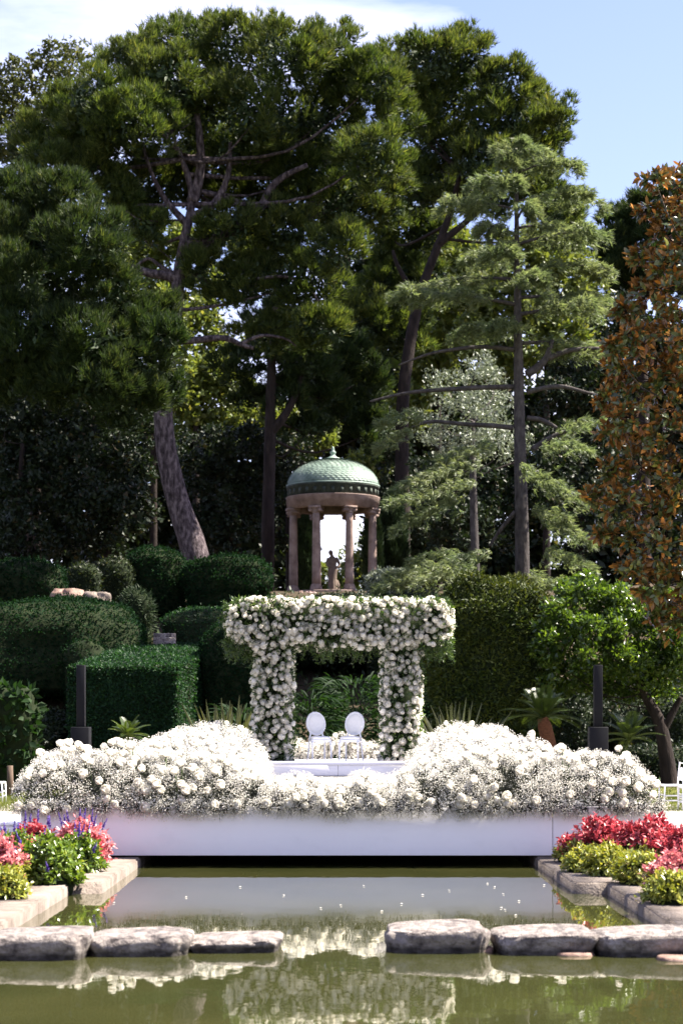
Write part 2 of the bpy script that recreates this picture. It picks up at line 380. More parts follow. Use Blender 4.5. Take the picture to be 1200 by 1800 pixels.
l.new(mx_.outputs[2], b.inputs['Base Color']); b.inputs['Roughness'].default_value = .95; b.inputs['Specular IOR Level'].default_value = .1
z2 = add_noise(n, l, 12, 6, .7); u = n.new('ShaderNodeBump'); u.inputs['Strength'].default_value = .7; u.inputs['Distance'].default_value = .05
l.new(z2.outputs['Fac'], u.inputs['Height']); l.new(u.outputs[0], b.inputs['Normal'])
M['ground'] = m

# ------------------------------------------------------------------ setting: ground, water, kerbs, paths
def ground():
    xs = np.unique(np.concatenate([np.linspace(-600, -60, 10), np.linspace(-60, -3.02, 48), [-3.02, 3.02], np.linspace(3.02, 60, 48), np.linspace(60, 600, 10)]))
    ys = np.unique(np.concatenate([np.linspace(-60, 3, 10), [3.0, 46.0], np.linspace(3, 46, 20), np.linspace(46, 130, 70), np.linspace(130, 900, 20)]))
    X, Y = np.meshgrid(xs, ys); V = np.stack([X, Y, gz(X, Y)], -1).reshape(-1, 3); w_ = len(xs); f = []
    for j in range(len(ys) - 1):
        for i in range(w_ - 1):
            if xs[i] >= -3.03 and xs[i + 1] <= 3.03 and ys[j] >= 2.99 and ys[j + 1] <= 46.01: continue
            a = j * w_ + i; f.append((a, a + 1, a + w_ + 1, a + w_))
    o = link('ground', mesh_np('ground', [(V, f, 0)], [M['ground']], True)); tag(o, kind='structure')
ground()
o = link('pool_water', mesh_np('pool_water', [([(-3.3, 2.6, 0), (3.3, 2.6, 0), (3.3, 46.3, 0), (-3.3, 46.3, 0)], [(0, 1, 2, 3)], 0)], [M['water']])); tag(o, kind='structure')

def path_sheet(name, x0, x1, y0, y1):
    n_ = 30; ys = np.linspace(y0, y1, n_)
    V = []
    for k, y in enumerate(ys): V += [(x0 + .05 * math.sin(k * 1.7), y, float(gz(x0, y)) + .006), (x1 + .05 * math.sin(k * 2.1), y, float(gz(x1, y)) + .006)]
    f = [(2 * k, 2 * k + 1, 2 * k + 3, 2 * k + 2) for k in range(n_ - 1)]
    o = link(name, mesh_np(name, [(V, f, 0)], [M['gravel']])); tag(o, kind='structure'); return o
path_sheet('gravel_path', -9.5, -4.7, 6, 42)
path_sheet('gravel_path', 4.7, 9.5, 6, 42)
xx, yy = np.meshgrid(np.linspace(-30, -6.4, 60), np.linspace(61.2, 62.6, 5)); vv = np.stack([xx, yy, gz(xx, yy) + .02], -1).reshape(-1, 3)
ff = [(j * 60 + i, j * 60 + i + 1, (j + 1) * 60 + i + 1, (j + 1) * 60 + i) for j in range(4) for i in range(59)]
cross = link('gravel_path', mesh_np('gravel_path', [(vv, ff, 0)], [M['gravel']])); tag(cross, kind='structure')

def kerbs():
    for side in (-1, 1):
        k = thing('pool_kerb', 'pale stone kerb stepping in along the pool, ' + ('beside the purple flower spikes' if side < 0 else 'beside the red and lime flower bed'), 'kerb', (side * 2.9, 20, 0))
        runs = [(2.77, 3.34, 3.0, 20.62, 9), (2.45, 3.34, 20.66, 46.0, 12)]
        for xi, xo, y0, y1, n_ in runs:
            e = np.linspace(y0, y1, n_ + 1); e[1:-1] += rng.uniform(-.25, .25, n_ - 1)
            for q in range(n_):
                a, b_ = sorted((side * xi, side * xo)); dz = rng.uniform(-.008, .008)
                g_ = .006
                bm = bmesh.new(); v, f = box(a, b_, e[q] + g_, e[q + 1] - g_, -.6, .115 + dz)
                vs = [bm.verts.new(p) for p in v]
                for fc in f: bm.faces.new([vs[i] for i in fc])
                bmesh.ops.subdivide_edges(bm, edges=[d for d in bm.edges if abs(d.verts[0].co.y - d.verts[1].co.y) > .5], cuts=6, use_grid_fill=True)
                bmesh.ops.bevel(bm, geom=[d for d in bm.edges if all(z_.co.z > 0 for z_ in d.verts) and d.calc_face_angle(0) > .5], offset=.018, segments=2, affect='EDGES')
                bmesh.ops.triangulate(bm, faces=bm.faces[:]); bm.verts.ensure_lookup_table()
                for i, z_ in enumerate(bm.verts): z_.index = i
                V = np.array([z_.co[:] for z_ in bm.verts]); T = np.array([[z_.index for z_ in fc.verts] for fc in bm.faces]); bm.free()
                V[:, 0] += lump(V, .012, 3, q); V[:, 2] += lump(V, .006, 4, q + 50)
                part('coping_stone', [(V, T, 0)], [M['stone']], k)
    for y0, y1, nm in ((2.45, 3.0, 'near'), (46.0, 46.6, 'far')):
        o = link('pool_edge', mesh_np('pool_edge', [(*box(-3.34, 3.34, y0, y1 - .01, -.6, .118), 0)], [M['stone']])); tag(o, kind='structure')
kerbs()

# flower bed soil
for s_ in (-1, 1):
    xs = sorted((s_ * 3.35, s_ * 4.9))
    v, f = bevel_box(xs[0], xs[1], 17.6, 24.4, -.2, .15, .06, 3)
    o = link('flower_bed_soil', mesh_np('flower_bed_soil', [(v, f, 0)], [M['soil']], True)); tag(o, kind='structure')

# ------------------------------------------------------------------ stage
YF, YA = 24.7, 41.1
st = thing('stage', 'long white stage platform built over the pool behind the flowers', 'stage', (0, YF, .13))
part('front_panel', [(*bevel_box(-2.91, 2.655, YF, YF + .04, .135, .74, .004), 0)], [M['panel']], st)
part('front_panel', [(*bevel_box(2.663, 3.94, YF + .012, YF + .05, .135, .74, .004), 0)], [M['panel']], st)
part('front_panel', [(*bevel_box(-3.92, -2.918, YF + .012, YF + .05, .135, .74, .004), 0)], [M['panel']], st)
ys = np.linspace(YF + .05, 44.5, 9)
for s_ in (-1, 1):
    for a, b_ in zip(ys[:-1], ys[1:]):
        x0, x1 = sorted((s_ * 3.90, s_ * 3.94)); part('side_panel', [(*bevel_box(x0, x1, a + .004, b_ - .004, .135, .74, .004), 0)], [M['panel']], st)
for a, b_ in zip(ys[:-1], ys[1:]):
    for x0, x1 in ((-3.89, -1.3), (-1.29, 1.29), (1.3, 3.89)):
        part('deck_board', [(*bevel_box(x0, x1, a + .004, b_ - .004, .66, .73, .004), 0)], [M['deck']], st)
for s_ in (-1, 1):
    for y in (25.2, 30, 36, 43):
        part('support_post', [(*box(s_ * 3.6 - .05, s_ * 3.6 + .05, y - .05, y + .05, .08, .655), 0)], [M['black']], st)
al = thing('altar_platform', 'low white platform under the two chairs and the flower arch', 'platform', (0, 41.3, .74))
part('platform_top', [(*bevel_box(-2.25, 2.25, 39.75, 43.4, .96, 1.02, .008), 0)], [M['panel']], al)
for x0, x1 in ((-2.22, -.003), (.003, 2.22)):
    part('front_panel', [(*bevel_box(x0, x1, 39.78, 39.82, .742, .957, .004), 0)], [M['panel']], al)
for s_ in (-1, 1):
    x0, x1 = sorted((s_ * 2.18, s_ * 2.22)); part('side_panel', [(*bevel_box(x0, x1, 39.83, 43.35, .742, .957, .004), 0)], [M['panel']], al)
for s_, lb in ((-1, 'low white step beside the stage, near the purple flower spikes'), (1, 'low white step beside the stage, behind the red flower bed')):
    e = thing('stage_step', lb, 'step', (s_ * 4.25, 26, .1))
    x0, x1 = sorted((s_ * 3.96, s_ * (4.36 if s_ > 0 else 5.2)))
    part('tread', [(*bevel_box(x0, x1, 25.4, 27.6, .47, .51, .006), 0)], [M['panel']], e)
    part('riser', [(*bevel_box(x0 + .01, x1 - .01, 25.43, 25.47, .09, .468, .004), 0)], [M['panel']], e)
    part('riser', [(*bevel_box(x0 + .01, x0 + .05, 25.48, 27.58, .09, .468, .004), 0)], [M['panel']], e)
    part('riser', [(*bevel_box(x1 - .05, x1 - .01, 25.48, 27.58, .09, .468, .004), 0)], [M['panel']], e)

# ------------------------------------------------------------------ roses
def rose_shape(seed, rings=4):
    r = np.random.default_rng(seed); V, Fc, off = [], [], 0
    for R, top_, npet, hw, bot in ((1.0, 34, 5, .80, -75), (.90, 56, 5, .74, -60), (.74, 70, 4, .88, -40), (.50, 82, 3, 1.1, -20))[:rings]:
        ph = r.uniform(0, 6.28)
        for k in range(npet):
            c = ph + k * 2 * math.pi / npet + r.normal() * .08
            for iu in range(3):
                u_ = iu - 1
                for iv in range(3):
                    vv = iv / 2; el = math.radians(bot + (top_ + r.normal() * 4 - bot) * vv - (9 * abs(u_) if iv == 2 else 0))
                    rr = R * (1 + (.07 + .04 * r.normal() if iv == 2 else 0) + .05 * u_)
                    a = c + u_ * hw * (1 - .15 * vv)
                    V.append((rr * math.cos(el) * math.cos(a), rr * math.cos(el) * math.sin(a), .88 * rr * math.sin(el)))
            for iu in range(2):
                for iv in range(2):
                    q = off + iu * 3 + iv; Fc.append((q, q + 3, q + 4, q + 1))
            off += 9
    # closed bud in the middle
    for el, rr in ((20, .66), (58, .72)):
        for k in range(6): a = k * 1.0472 + el * .02; V.append((rr * math.cos(math.radians(el)) * math.cos(a), rr * math.cos(math.radians(el)) * math.sin(a), .88 * rr * math.sin(math.radians(el))))
    V.append((0, 0, .63)); V.append((.02, 0, .632))
    for k in range(6): j = (k + 1) % 6; Fc += [(off + k, off + j, off + 6 + j, off + 6 + k), (off + 6 + k, off + 6 + j, off + 12, off + 13) if k == 0 else (off + 6 + k, off + 6 + j, off + 12, off + 12)]
    return np.array(V), np.array(Fc)
def tri_rose(seed, rings):
    v, f = rose_shape(seed, rings); t_ = [q[:3] for q in f] + [(q[0], q[2], q[3]) for q in f if len(set(q)) == 4]
    return v, np.array(t_)
ROSE = [tri_rose(s_, 4) for s_ in range(5)]
ROSE_LOW = [tri_rose(s_, 2) for s_ in range(5)]
ROSE_ME = [mesh_np('rose', [(v, f, 0)], [M['rose']], True) for v, f in ROSE]

def basis(zdir):
    zdir = unit(zdir); r = unit(np.cross(zdir, rng.normal(size=3))); return np.stack([r, np.cross(zdir, r), zdir], 1)

from mathutils import Matrix
def put_roses(parent, pos, nrm, rad, most=290):
    """the ones that show largest as single parts, the rest as one mass"""
    b = np.array(parent.location); score = rad / pos[:, 1] * (.3 + np.clip(-nrm[:, 1] + .5 * nrm[:, 2], 0, 1)); order = np.argsort(-score)
    rest = []
    for c, i in enumerate(order):
        k = int(rng.integers(5)); B = basis(nrm[i])
        if c < most:
            o = bpy.data.objects.new('rose', ROSE_ME[k]); COL.objects.link(o); o.parent = parent
            Mx = Matrix(B.tolist()).to_4x4(); Mx = Matrix.Translation(Vector(pos[i] - b)) @ Mx @ Matrix.Scale(float(rad[i]), 4); o.matrix_local = Mx
        else:
            v, f = ROSE_LOW[k]; rest.append((pos[i] + (v * rad[i]) @ B.T, f, 0))
    if rest: tag(part('roses', rest, [M['rose']], parent, True), kind='stuff')

# ------------------------------------------------------------------ flower arch
def arch():
    cy_ = YA; a = thing('flower_arch', 'square arch covered in white roses and trailing greenery behind the chairs', 'flower arch', (0, cy_, 1.02))
    boxes = [(-2.20, 2.25, 3.42, 4.26, .42), (-1.66, -1.01, 1.03, 3.42, .36), (.98, 1.62, 1.03, 3.42, .36)]     # x0 x1 z0 z1 half depth
    core = []
    pos, nrm, lp, ln = [], [], [], []
    for bi, (x0, x1, z0, z1, d) in enumerate(boxes):
        core.append((*box(x0 + .1, x1 - .1, cy_ - d + .1, cy_ + d - .1, z0 + (.1 if bi == 0 else 0), z1 - (.1 if bi == 0 else -.05)), 0))
        W_, Hh = x1 - x0, z1 - z0
        faces = [((0, -1, 0), W_ * Hh, 1.0), ((0, 1, 0), W_ * Hh, .25), ((-1, 0, 0), 2 * d * Hh, .8), ((1, 0, 0), 2 * d * Hh, .8)]
        if bi == 0: faces += [((0, 0, 1), W_ * 2 * d, .8), ((0, 0, -1), W_ * 2 * d, .35)]
        for nn, ar, dens in faces:
            nn = np.array(nn, float)
            for target, kk in ((pos, int(ar * 150 * dens)), (lp, int(ar * 600))):
                u_ = rng.uniform(0, 1, (kk, 3)); q = np.stack([x0 + u_[:, 0] * W_, cy_ - d + u_[:, 1] * 2 * d, z0 + u_[:, 2] * Hh], 1)
                for ax_ in range(3):
                    if nn[ax_]: q[:, ax_] = (x0, cy_ - d, z0)[ax_] if nn[ax_] < 0 else (x1, cy_ + d, z1)[ax_]
                if target is pos:
                    # keep roses from sitting inside each other
                    keep = []
                    for i in range(kk):
                        if all(np.linalg.norm(q[i] - q[j]) > rng.uniform(.045, .10) for j in keep[-160:]): keep.append(i)
                    q = q[keep]
                    # round the ends of the beam
                    if bi == 0:
                        for e, sg in ((x0, -1), (x1, 1)):
                            tt = np.clip(1 - np.abs(q[:, 0] - e) / .35, 0, 1); q[:, 2] -= tt ** 2 * .16 * np.sign(q[:, 2] - (z0 + z1) / 2)
                    if bi and nn[1] < 0 or bi:
                        # thinner low on the legs
                        k2 = rng.random(len(q)) < np.clip(.55 + .5 * (q[:, 2] - 1.0) / .9, .55, 1); q = q[k2]
                    pos.append(q + nn * rng.uniform(-.05, .10, (len(q), 1))); nrm.append(unit(nn + .45 * rand_unit(len(q)) + np.array([0, -.25, .25])))
                else:
                    lp.append(q + nn * rng.uniform(-.10, .09, (kk, 1))); ln.append(unit(nn + .8 * rand_unit(kk)))
    part('frame', core, [M['inner']], a)
    pos = np.concatenate(pos); nrm = np.concatenate(nrm); rad = rng.choice([.050, .063, .075, .088], len(pos), p=[.35, .3, .23, .12]) * rng.uniform(.9, 1.1, len(pos))
    pos[:, 0] += lump(pos, .03, 3, 4); pos[:, 2] += lump(pos, .03, 3, 5)
    put_roses(a, pos, nrm, rad, 295)
    lp = np.concatenate(lp); ln = np.concatenate(ln)
    ch = [(*leaves(lp, unit(ln + .9 * rand_unit(len(lp))), rand_unit(len(lp)), rng.uniform(.06, .13, len(lp)), rng.uniform(.022, .045, len(lp))), 0)]
    tag(part('greenery', ch, [M['green']], a), kind='stuff')
    # trailing sprigs below the beam and round its outline
    spots = []
    for x in np.concatenate([rng.uniform(-2.35, -1.7, 40), rng.uniform(1.66, 2.38, 40), rng.uniform(-.95, .95, 56)]): spots.append(((x, cy_ - rng.uniform(-.1, .42), 3.42), (rng.normal() * .15, -.1, -1), rng.uniform(.15, .42)))
    for x in rng.uniform(-2.3, 2.3, 90): spots.append(((x, cy_ - rng.uniform(-.35, .42), 4.22), (rng.normal() * .5, -.1, 1), rng.uniform(.08, .20)))
    for z_ in rng.uniform(3.4, 4.2, 34): sg = random.choice((-1, 1)); spots.append(((sg * 2.24, cy_ - rng.uniform(-.3, .42), z_), (sg, -.2, rng.normal() * .5), rng.uniform(.08, .22)))
    for z_ in rng.uniform(1.1, 3.3, 70):
        e, sg = random.choice(((-1.66, -1), (-1.01, 1), (.98, -1), (1.62, 1))); spots.append(((e, cy_ - rng.uniform(0, .40), z_), (sg, -.2, rng.normal() * .5), rng.uniform(.08, .2)))
    for p0, d_, L_ in spots:
        p0 = np.array(p0); d_ = unit(np.array(d_)); nseg = 6; pts = [p0]
        for k in range(nseg): d_ = unit(d_ + rng.normal(size=3) * .18 + np.array([0, 0, -.06])); pts.append(pts[-1] + d_ * L_ / nseg)
        pts = np.array(pts); c1 = tube(pts, .0035, 4)
        lpn = np.repeat(pts[1:], 6, 0) + rng.normal(size=(nseg * 6, 3)) * .012; la = unit(rand_unit(len(lpn)) + d_ * .5)
        part('trailing_sprig', [(*c1, 0), (*leaves(lpn, la, rand_unit(len(lpn)), rng.uniform(.035, .075, len(lpn)), rng.uniform(.014, .026, len(lpn))), 0)], [M['green']], a)
arch()

# ------------------------------------------------------------------ banks of roses and baby's breath
def bank(name, label, base, sprays, roses, rad, ndots, dot, most=290, low_w=None, green_pts=None):
    """sprays: (n,7) centre, outward normal, radius; roses: (pos, nrm)"""
    a = thing(name, label, 'flower bank', base)
    C_, N_, R_ = sprays
    idx = np.repeat(np.arange(len(C_)), ndots); idx = idx[rng.random(len(idx)) < low_w(C_)[idx]] if low_w else idx; u_ = rand_unit(len(idx)); u_ = unit(u_ + N_[idx] * .55)
    p = C_[idx] + u_ * R_[idx][:, None] * (rng.uniform(.35, 1.0, (len(idx), 1)) ** .5)
    dd = rand_unit(len(p)); L_ = dot * rng.uniform(.75, 1.35, len(p))
    tag(part('baby_breath', [(*leaves(p - dd * L_[:, None] * .5, dd, rand_unit(len(p)), L_, L_ * 1.1, .3), 0)], [M['gyp']], a), kind='stuff')
    k = max(1, ndots // 4); idx = np.repeat(np.arange(len(C_)), k); u_ = unit(rand_unit(len(idx)) + N_[idx] * .5)
    s0 = C_[idx] - N_[idx] * R_[idx][:, None] * .5
    ax = unit(C_[idx] + u_ * R_[idx][:, None] * .9 - s0)
    tag(part('stems', [(*blades(s0, ax, R_[idx] * rng.uniform(.8, 1.4, len(idx)), dot * .55), 0)], [M['sprig']], a), kind='stuff')
    if green_pts is not None:
        g_ = green_pts; ax = unit(rand_unit(len(g_)) + np.array([0, 0, .3]))
        tag(part('greenery', [(*leaves(g_, ax, rand_unit(len(g_)), rng.uniform(.08, .16, len(g_)), rng.uniform(.012, .022, len(g_))), 0)], [M['sprig']], a), kind='stuff')
    pos, nrm = roses
    put_roses(a, pos, nrm, rad, most)
    for i in rng.choice(len(pos), min(len(pos), 60), replace=False):
        if pos[i, 2] < base[2] + .36: continue
        p1 = pos[i] - nrm[i] * rad[i] * .8; p0 = p1 - np.array([0, 0, rng.uniform(.15, .3)]) - nrm[i] * .05
        part('rose_stem', [(*tube(smooth_path([p0, (p0 + p1) / 2 + rng.normal(size=3) * .01, p1], 4), .006, 4), 0)], [M['stem']], a)
    return a

def ztop_front(x):
    px = CX + x * F / 25.2
    py = np.interp(px, [30, 45, 75, 110, 200, 260, 300, 380, 440, 480, 520, 560, 600, 640, 680, 720, 780, 860, 920, 980, 1045, 1105, 1140, 1160],
                   [1400, 1365, 1325, 1318, 1318, 1325, 1322, 1328, 1348, 1374, 1360, 1376, 1378, 1360, 1370, 1350, 1326, 1318, 1328, 1330, 1318, 1330, 1365, 1410])
    return H - (py - YH) * 25.2 / F

def front_bank():
    n_ = 620
    x = rng.uniform(-3.98, 3.98, n_); th = rng.uniform(-.55, 1.0, n_) * math.pi / 2     # th<0 overhangs the edge
    zt = ztop_front(x); zb = .78; zc = zb; hgt = np.maximum(zt - zc, .2)
    dep = .62
    y = 25.15 - np.cos(th) * dep * .95 + np.where(th > 1.0, rng.uniform(0, .6, n_), 0)
    z_ = np.where(th > 0, zc + np.sin(th) * hgt * .90, zc + np.sin(th) * .10 + .02)
    y = np.where(th < 0, np.minimum(y, 24.62), y)
    r = rng.uniform(.10, .17, n_)
    C_ = np.stack([x, y, z_ - r * .25], 1); N_ = unit(np.stack([rng.normal(size=n_) * .3, -np.cos(th), np.sin(th) + .35], 1))
    # back slope
    m_ = 200; x2 = rng.uniform(-3.95, 3.95, m_); t2 = rng.uniform(0, 1, m_); C2 = np.stack([x2, 25.2 + t2 * 1.0, .85 + (ztop_front(x2) - .9) * (1 - t2 * .6)], 1); N2 = unit(np.stack([rng.normal(size=m_) * .3, .3 + rng.random(m_), np.ones(m_)], 1))
    C_ = np.concatenate([C_, C2]); N_ = np.concatenate([N_, N2]); r = np.concatenate([r, rng.uniform(.1, .16, m_)])
    # roses
    k = 170; x = rng.uniform(-3.95, 3.95, k); th = (rng.uniform(-.12, 1.05, k)) * math.pi / 2; zt = ztop_front(x); hg = np.maximum(zt - .78, .2)
    pos = np.stack([x, 25.15 - np.cos(th) * .66 + rng.uniform(-.03, .03, k), .78 + np.sin(th) * hg * .93 + rng.uniform(0, .05, k)], 1)
    nrm = unit(np.stack([rng.normal(size=k) * .35, -np.cos(th) - .25, np.sin(th) + .25], 1))
    # tall ones standing over the outer end
    x = np.concatenate([rng.uniform(-3.85, -2.0, 34), rng.uniform(2.0, 3.9, 10)]); k2 = len(x)
    pos = np.concatenate([pos, np.stack([x, rng.uniform(24.8, 25.9, k2), ztop_front(x) + rng.uniform(.0, .12, k2)], 1)]); nrm = np.concatenate([nrm, unit(np.stack([rng.normal(size=k2) * .4, -.5 * np.ones(k2), np.ones(k2)], 1))])
    keep = []
    for i in range(len(pos)):
        if all(np.linalg.norm(pos[i] - pos[j]) > .085 for j in keep): keep.append(i)
    pos, nrm = pos[keep], nrm[keep]
    g_n = 14000; gx = rng.uniform(-3.9, 3.9, g_n); gt = rng.random(g_n); gp = np.stack([gx, rng.uniform(24.75, 25.9, g_n), .76 + gt * (ztop_front(gx) - 1.0)], 1)
    bank('flower_bank', 'long bank of white roses and baby\'s breath along the front edge of the stage', (0, 25.2, .74), (C_, N_, r), (pos, nrm), rng.uniform(.048, .066, len(pos)), 190, .012, 295, low_w=lambda c: np.clip(.30 + (c[:, 2] - .80) / np.maximum((ztop_front(c[:, 0]) - .95) * .75, .12), .34, 1), green_pts=gp)  # white dots thin out downwards, building shade into the bank's lower half
front_bank()

def mound_top(s_, x, y):
    ax = np.abs(x); prof = np.clip(1 - ((ax - 2.55) / 1.05) ** 2, 0, 1) ** .5
    hi = np.interp(y, [26.5, 30, 36, 39.5, 41.5], [.55, .68, .80, .93, .80])
    return .74 + hi * (.35 + .65 * prof) + .09 * np.sin(x * 4 + y * 2.3) + .07 * np.sin(x * 9.3 + y * 5.1 + 1) + .04 * np.sin(x * 17 - y * 11)
def side_mound(s_, label):
    n_ = 380; x = s_ * rng.uniform(1.5, 3.75, n_); y = 26.4 + 15.2 * rng.random(n_) ** .6
    z_ = mound_top(s_, x, y); r = rng.uniform(.12, .22, n_)
    C_ = np.stack([x, y, z_ - r * .6], 1); N_ = unit(np.stack([s_ * (np.abs(x) - 2.5) * .5 + rng.normal(size=n_) * .25, -.35 * np.ones(n_), np.ones(n_)], 1))
    # inner side and the end that faces the arch
    m_ = 120; y2 = rng.uniform(30, 41.5, m_); x2 = s_ * (1.48 + rng.uniform(-.05, .12, m_)); t2 = rng.random(m_); C2 = np.stack([x2, y2, .8 + t2 * (mound_top(s_, x2, y2) - .85)], 1); N2 = unit(np.stack([-s_ * np.ones(m_), -.5 * np.ones(m_), .5 * np.ones(m_)], 1))
    C_ = np.concatenate([C_, C2]); N_ = np.concatenate([N_, N2]); r = np.concatenate([r, rng.uniform(.12, .2, m_)])
    k = 110; x = s_ * rng.uniform(1.6, 3.6, k); y = rng.uniform(27, 41, k); pos = np.stack([x, y, mound_top(s_, x, y) + rng.uniform(-.02, .07, k)], 1); nrm = unit(np.stack([rng.normal(size=k) * .3, -.9 * np.ones(k), .8 * np.ones(k)], 1))
    gn = 5000; gx = s_ * rng.uniform(1.55, 3.7, gn); gy = rng.uniform(26.5, 41.5, gn); gp = np.stack([gx, gy, .78 + rng.random(gn) * (mound_top(s_, gx, gy) - 1.0)], 1)
    bank('flower_bank', label, (s_ * 2.6, 34, .74), (C_, N_, r), (pos, nrm), rng.uniform(.050, .068, k), 120, .019, green_pts=gp)
side_mound(-1, 'tall mound of baby\'s breath and white roses against the arch leg by the clipped hedge')
side_mound(1, 'tall mound of baby\'s breath and white roses against the arch leg by the cycad palm')

def rear_row():
    n_ = 120; x = rng.uniform(-1.0, 1.05, n_); t_ = rng.random(n_); r = rng.uniform(.08, .13, n_)
    hz = 1.06 + t_ * (.36 + .10 * np.sin(x * 5 + 1))
    C_ = np.stack([x, 42.55 + rng.normal(size=n_) * .1 - .15 * (1 - t_), hz], 1); N_ = unit(np.stack([rng.normal(size=n_) * .3, -np.ones(n_), t_], 1))
    k = 70; x = rng.uniform(-1.0, 1.05, k); t_ = rng.random(k); pos = np.stack([x, 42.38 + rng.normal(size=k) * .05, 1.08 + t_ * (.40 + .10 * np.sin(x * 5 + 1))], 1); nrm = unit(np.stack([rng.normal(size=k) * .3, -np.ones(k), t_], 1))
    bank('flower_bank', 'low row of white roses on the platform floor behind the two chairs', (0, 42.5, 1.02), (C_, N_, r), (pos, nrm), rng.uniform(.05, .07, k), 110, .017)
rear_row()

# ------------------------------------------------------------------ oval-backed chairs
def oval_chair(label, loc, rz):
    c = thing('oval_back_chair', label, 'chair', loc, rz, 'chairs under the arch')
    W = M['white']
    def lp(nm, ch, mats, sm=True, par=None): return part(nm, ch, mats, par or c, sm, world=False)
    # seat frame and cushion
    def slab(z0, z1, gr, top_in=0, dome=0):
        n_ = 36; th = np.linspace(0, 2 * np.pi, n_, endpoint=False); k = .5
        x = np.sign(np.cos(th)) * np.abs(np.cos(th)) ** k; y = np.sign(np.sin(th)) * np.abs(np.sin(th)) ** k
        wd = .205 + .03 * (-y) ; base = np.stack([x * (wd + gr), y * (.205 + gr), np.full(n_, z0)], 1)
        rings = [base, base + [0, 0, (z1 - z0) * .7]]
        for q, zz in ((.97, 1.0), (.75, 1 + dome * .6), (.4, 1 + dome)):
            rr = base.copy(); rr[:, :2] *= q; rr[:, 2] = z0 + (z1 - z0) * zz; rings.append(rr)
        V = np.concatenate(rings + [[[0, 0, z0]], [[0, 0, z0 + (z1 - z0) * (1 + dome * 1.05)]]]); f = []
        for a in range(len(rings) - 1):
            for j in range(n_): f += [(a * n_ + j, a * n_ + (j + 1) % n_, (a + 1) * n_ + (j + 1) % n_), (a * n_ + j, (a + 1) * n_ + (j + 1) % n_, (a + 1) * n_ + j)]
        e = len(rings) * n_
        for j in range(n_): f += [(e, (j + 1) % n_, j), (e + 1, (len(rings) - 1) * n_ + j, (len(rings) - 1) * n_ + (j + 1) % n_)]
        return V, np.array(f)
    lp('seat_frame', [(*slab(.385, .445, 0), 0)], [W]); lp('seat', [(*slab(.446, .49, -.012, 0, .45), 0)], [M['fabric']])
    for s_ in (-1, 1):
        lp('leg', [(*tube([(s_ * .195, -.175, .40), (s_ * .197, -.18, .30), (s_ * .2, -.185, 0)], [.026, .022, .013], 10), 0)], [W])
        lp('leg', [(*tube(smooth_path([(s_ * .165, .175, .42), (s_ * .17, .19, .25), (s_ * .185, .25, 0)], 7), np.linspace(.022, .014, 7), 8), 0)], [W])
        lp('back_post', [(*tube(smooth_path([(s_ * .165, .178, .40), (s_ * .15, .195, .48), (s_ * .125, .215, .56), (s_ * .15, .235, .63)], 8), np.linspace(.021, .017, 8), 8), 0)], [W])
    th = np.linspace(0, 2 * np.pi, 41); zc, a_, b_ = .765, .190, .225; tl = .19
    ring = np.stack([a_ * np.cos(th), .255 + (b_ * np.sin(th)) * tl, zc + b_ * np.sin(th)], 1)
    lp('back_frame', [(*tube(ring, np.array([[.024, .02]] * 41), 8, False), 0)], [W])
    n_ = 40; th = th[:-1]; rings = []
    for q, dy in ((1, -.010), (.95, -.022), (.6, -.030), (.95, .022), (1, .010)): rings.append(np.stack([.178 * q * np.cos(th), .255 + .21 * q * np.sin(th) * tl + dy, zc + .21 * q * np.sin(th)], 1))
    V = np.concatenate(rings + [[[0, .255 - .032, zc]], [[0, .255 + .024, zc]]]); f = []
    for a, b2 in ((4, 3), (0, 1), (1, 2), (4, 0)):
        for j in range(n_): k = (j + 1) % n_; f += [(a * n_ + j, a * n_ + k, b2 * n_ + k), (a * n_ + j, b2 * n_ + k, b2 * n_ + j)]
    for j in range(n_): k = (j + 1) % n_; f += [(5 * n_, 2 * n_ + j, 2 * n_ + k), (5 * n_ + 1, 3 * n_ + k, 3 * n_ + j)]
    lp('backrest', [(V, np.array(f), 0)], [M['fabric']])
oval_chair('white oval-backed chair turned to the one on its right, nearer the clipped hedge', (-.385, 41.0, 1.02), math.radians(17))
oval_chair('white oval-backed chair turned to the one on its left, nearer the cycad palm', (.27, 41.0, 1.02), math.radians(-17))

# ------------------------------------------------------------------ column loudspeakers
def speaker(px, label, Y=36):
    x = (px - CX) * Y / F; t_ = thing('column_speaker', label, 'loudspeaker', (x, Y, .08), 0, 'column loudspeakers either side of the stage')
    b_ = part('bass_cabinet', [(*bevel_box(x - .165, x + .165, Y - .18, Y + .18, .085, 1.72, .012), 0)], [M['black']], t_)
    part('grille', [(*bevel_box(x - .135, x + .135, Y - .19, Y - .182, .5, 1.69, .003), 0)], [M['grille']], b_)
    c_ = part('column', [(*bevel_box(x - .075, x + .075, Y - .09, Y + .09, 1.725, 2.84, .008), 0)], [M['black']], t_)
    part('grille', [(*bevel_box(x - .05, x + .05, Y - .098, Y - .092, 2.30, 2.66, .003), 0)], [M['grille']], c_)
    part('seam', [(*box(x - .077, x + .077, Y - .092, Y + .092, 2.28, 2.29), 0)], [M['grille']], c_)
speaker(143, 'slim black column loudspeaker in front of the clipped hedge, its edge sunlit')
speaker(1050, 'slim black column loudspeaker in deep shade beside the cycad palm')

